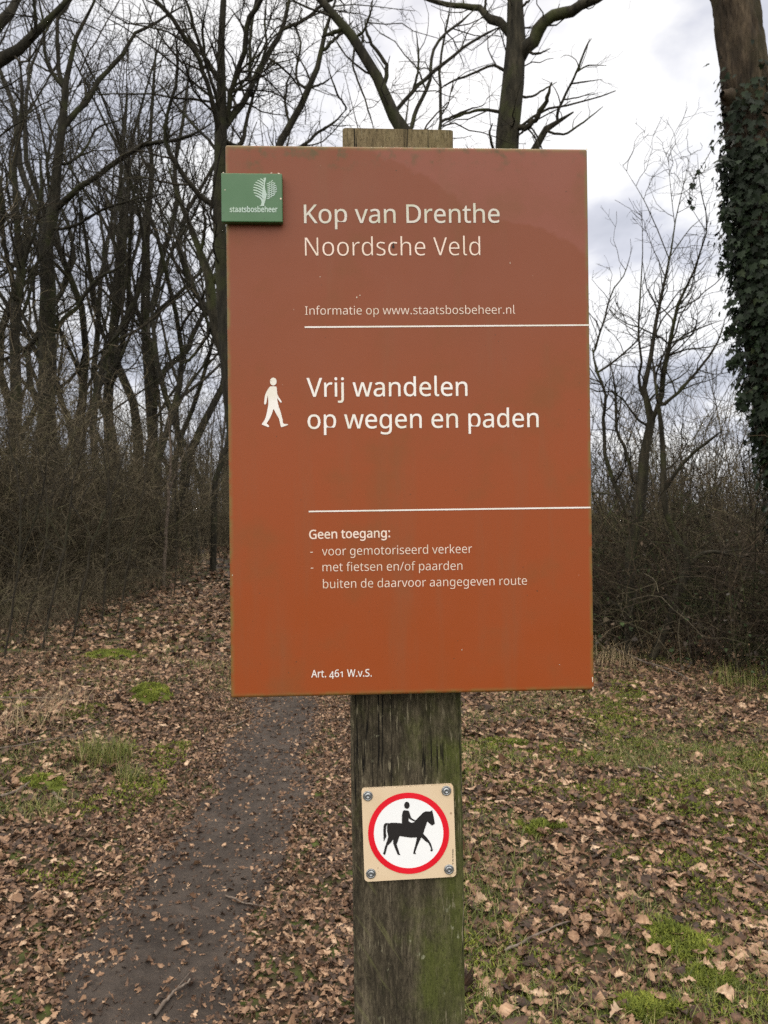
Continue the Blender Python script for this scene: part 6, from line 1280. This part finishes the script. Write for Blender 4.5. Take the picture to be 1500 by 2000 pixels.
for k in range(11):
    # slanting wavy lines cut to the crown's round outline
    c0 = 300 + k * 44; pts = []
    for x in np.linspace(950, 1195, 60):
        y = c0 + 150 - (x - 950) * .62 + 11 * math.sin((x - 950) * .125)
        if (x - 970) ** 2 + (y - 525) ** 2 < 214 ** 2 and x > 962 + 25 * math.sin(max(0, y - 330) * .006) and y > 310: pts.append((x, y))
    if len(pts) > 6: waves.append(ribbon(pts, 17, 17))
poly_obj("tree_logo", waves, M_LOGO, badge, -BT - .0003, crop6)
A6, B6 = (447.5, 416.3), (541, 416.3)
o_ = text_mesh("t", "staatsbosbeheer", A6, B6, 10.6, .028, M_LOGO, badge, y=-BT - .0003)
for v_ in o_.data.vertices: v_.co.x *= 1 - BT / .84; v_.co.z *= 1 - BT / .84
for (px, py, w, h) in ((436.5, 337.5, .0012, .0008), (530, 338.2, .0012, .0006), (544.5, 339, .0016, .0008), (548.5, 388, .0011, .0018), (439.5, 371, .0007, .0007)):
    u_, v2 = uv(px, py, BT); chip(u_, v2, w, h, badge, -BT - .00035)

# --- the square plaque lower on the post, screwed on slightly askew
POSTY = .0285
PL = POSTY - .0045
crop7 = lambda u, v_: uv(690 + u * .14, 1520 + v_ * .14, -PL)
PCOR = crop7(1440, 1372); PCOR = PCOR[0] - PCOR[1]
m, nt, b = new_mat("cream_plastic")
n = noise_node(nt, 18, 4, .6); f = noise_node(nt, 150, 4, .6); v = xyz(nt)
c = mixc(nt, mrange(nt, n, .35, .7), (.66, .52, .36), (.62, .47, .31))
c = mixc(nt, mrange(nt, f, .69, .74, 0, .7), c, (.17, .09, .045))
c = mixc(nt, mth(nt, 'MULTIPLY', mrange(nt, mth(nt, 'SUBTRACT', v["X"], v["Z"]), PCOR - .014, PCOR - .002), mrange(nt, f, .42, .6)), c, (.17, .12, .05))
nt.links.new(c, b.inputs["Base Color"]); b.inputs["Roughness"].default_value = .5
cor = [crop7(*q) for q in ((112, 150), (1392, 84), (1440, 1372), (160, 1447))]
cxp_ = sum(q[0] for q in cor) / 4; czp_ = sum(q[1] for q in cor) / 4
e1 = Vector(cor[1]) - Vector(cor[0]); ang = math.atan2(e1.y, e1.x); pwid = e1.length; phei = (Vector(cor[3]) - Vector(cor[0])).length
bm = bmesh.new(); vs = []
def rc(x, z): return (cxp_ + x * math.cos(ang) - z * math.sin(ang), czp_ + x * math.sin(ang) + z * math.cos(ang))
rad = .0035; loop = []
for sx, sz, a0 in ((1, 1, 0), (-1, 1, 90), (-1, -1, 180), (1, -1, 270)):
    for k in range(6):
        a = R(a0 + k * 18); loop.append(rc(sx * (pwid / 2 - rad) + rad * math.cos(a), sz * (phei / 2 - rad) + rad * math.sin(a)))
f_ = [bm.verts.new((x, PL, z)) for x, z in loop]; k_ = [bm.verts.new((x, POSTY - .0003, z)) for x, z in loop]
bm.faces.new(f_); bm.faces.new(k_[::-1])
for i in range(len(loop)): bm.faces.new((f_[i], k_[i], k_[(i + 1) % len(loop)], f_[(i + 1) % len(loop)]))
bmesh.ops.bevel(bm, geom=[e_ for e_ in bm.edges if all(abs(q.co.y - PL) < 1e-6 for q in e_.verts)], offset=.0006, segments=2, affect='EDGES')
bmesh.ops.recalc_face_normals(bm, faces=bm.faces)
plaque = bm_obj("plaque", bm, m, root)
M_RED = mottled("red_print", [(.3, (.62, .006, .018)), (.7, (.70, .012, .028))], 30, .45, 0)
M_WDISC = mottled("white_print", [(.3, (.76, .78, .81)), (.7, (.82, .83, .85))], 12, .45, 0)
M_BLACK = simple_mat("black_print", (.010, .008, .009), .5)
poly_obj("white_disc", [circ(772, 765, 490, 490, 72)], M_WDISC, plaque, PL - .00025, crop7)
poly_obj("red_ring", [circ(772, 766, 565, 567, 96), circ(772, 765, 485, 487, 96)], M_RED, plaque, PL - .0004, crop7)
horse = [(486, 636), (475, 642), (470, 690), (472, 740), (484, 790), (486, 820), (465, 890), (440, 960), (425, 1025), (414, 1046), (420, 1056), (440, 1066), (448, 1050), (478, 938), (520, 900), (555, 852), (558, 910), (580, 970), (606, 1030), (622, 1065), (655, 1070), (656, 1064), (644, 1045), (630, 1000), (605, 920), (625, 860), (645, 803), (720, 815), (800, 826), (888, 823), (872, 900), (845, 1000), (836, 1050), (872, 1056), (876, 1050), (862, 1032), (890, 950), (925, 870), (948, 822), (1000, 870), (1050, 905), (1072, 950), (1085, 985), (1074, 1000), (1082, 1015), (1096, 1022), (1112, 995), (1104, 985), (1095, 950), (1078, 900), (1030, 830), (975, 770), (1000, 690), (1032, 600), (1060, 625), (1095, 656), (1132, 638), (1136, 625), (1118, 520), (1100, 442), (1068, 462), (1010, 458), (975, 475), (930, 520), (868, 585), (820, 558), (806, 545), (780, 465), (772, 450), (705, 442), (690, 460), (678, 520), (678, 625), (600, 618), (520, 618)]
tail = [(486, 622), (450, 624), (428, 645), (420, 690), (421, 800), (424, 868), (430, 872), (445, 840), (462, 805), (455, 760), (458, 690), (466, 655), (480, 636), (500, 628)]
gap = [(772, 555), (795, 572), (832, 592), (862, 598), (838, 612), (816, 620), (790, 608), (772, 596)]
poly_obj("rider_pictogram", [horse, gap], M_BLACK, plaque, PL - .0006, crop7)
poly_obj("rider_pictogram", [smooth_loop(tail, 3)], M_BLACK, plaque, PL - .00062, crop7)
poly_obj("rider_pictogram", [circ(747, 374, 38, 49, 32)], M_BLACK, plaque, PL - .00064, crop7)
rg = np.random.default_rng(5); tiny = []
v_ = 985
while v_ < 1195:
    h_ = rg.uniform(6, 13); w_ = rg.uniform(7, 13); tiny.append([(1384, v_), (1384 + w_, v_ - 1), (1384 + w_, v_ + h_), (1384, v_ + h_ + 1)]); v_ += h_ + (rg.uniform(12, 20) if rg.random() < .18 else rg.uniform(2.5, 4.5))
poly_obj("maker_mark", tiny, M_BLACK, plaque, PL - .0003, crop7)

m, nt, b = new_mat("zinc_screw"); n = noise_node(nt, 300, 3, .6)
nt.links.new(ramp_node(nt, [(.3, (.16, .17, .18)), (.7, (.42, .44, .46))], n), b.inputs["Base Color"]); b.inputs["Metallic"].default_value = .85; b.inputs["Roughness"].default_value = .38
M_ZINC = m
def lathe(bm, prof, cx, y0, cz, n=28):
    rings = [[bm.verts.new((cx + r_ * math.cos(2 * math.pi * i / n), y0 + y_, cz + r_ * math.sin(2 * math.pi * i / n))) for i in range(n)] for r_, y_ in prof]
    for a_, b_ in zip(rings, rings[1:]):
        for i in range(n): bm.faces.new((a_[i], a_[(i + 1) % n], b_[(i + 1) % n], b_[i]))
    bm.faces.new(rings[-1])
for u_, v_ in ((203, 246), (1298, 174), (246, 1330), (1335, 1270)):
    x_, z_ = crop7(u_, v_); bm = bmesh.new(); s_ = .0056
    lathe(bm, [(s_ * 1.0, 0), (s_ * .98, -.0009), (s_ * .86, -.0013), (s_ * .70, -.0012), (s_ * .66, -.0009), (s_ * .60, -.0016), (s_ * .42, -.0021), (s_ * .26, -.0020), (s_ * .22, -.0006), (s_ * .02, -.0004)], x_, PL, z_)
    bmesh.ops.recalc_face_normals(bm, faces=bm.faces)
    bm_obj("screw", bm, M_ZINC, plaque, smooth=True)
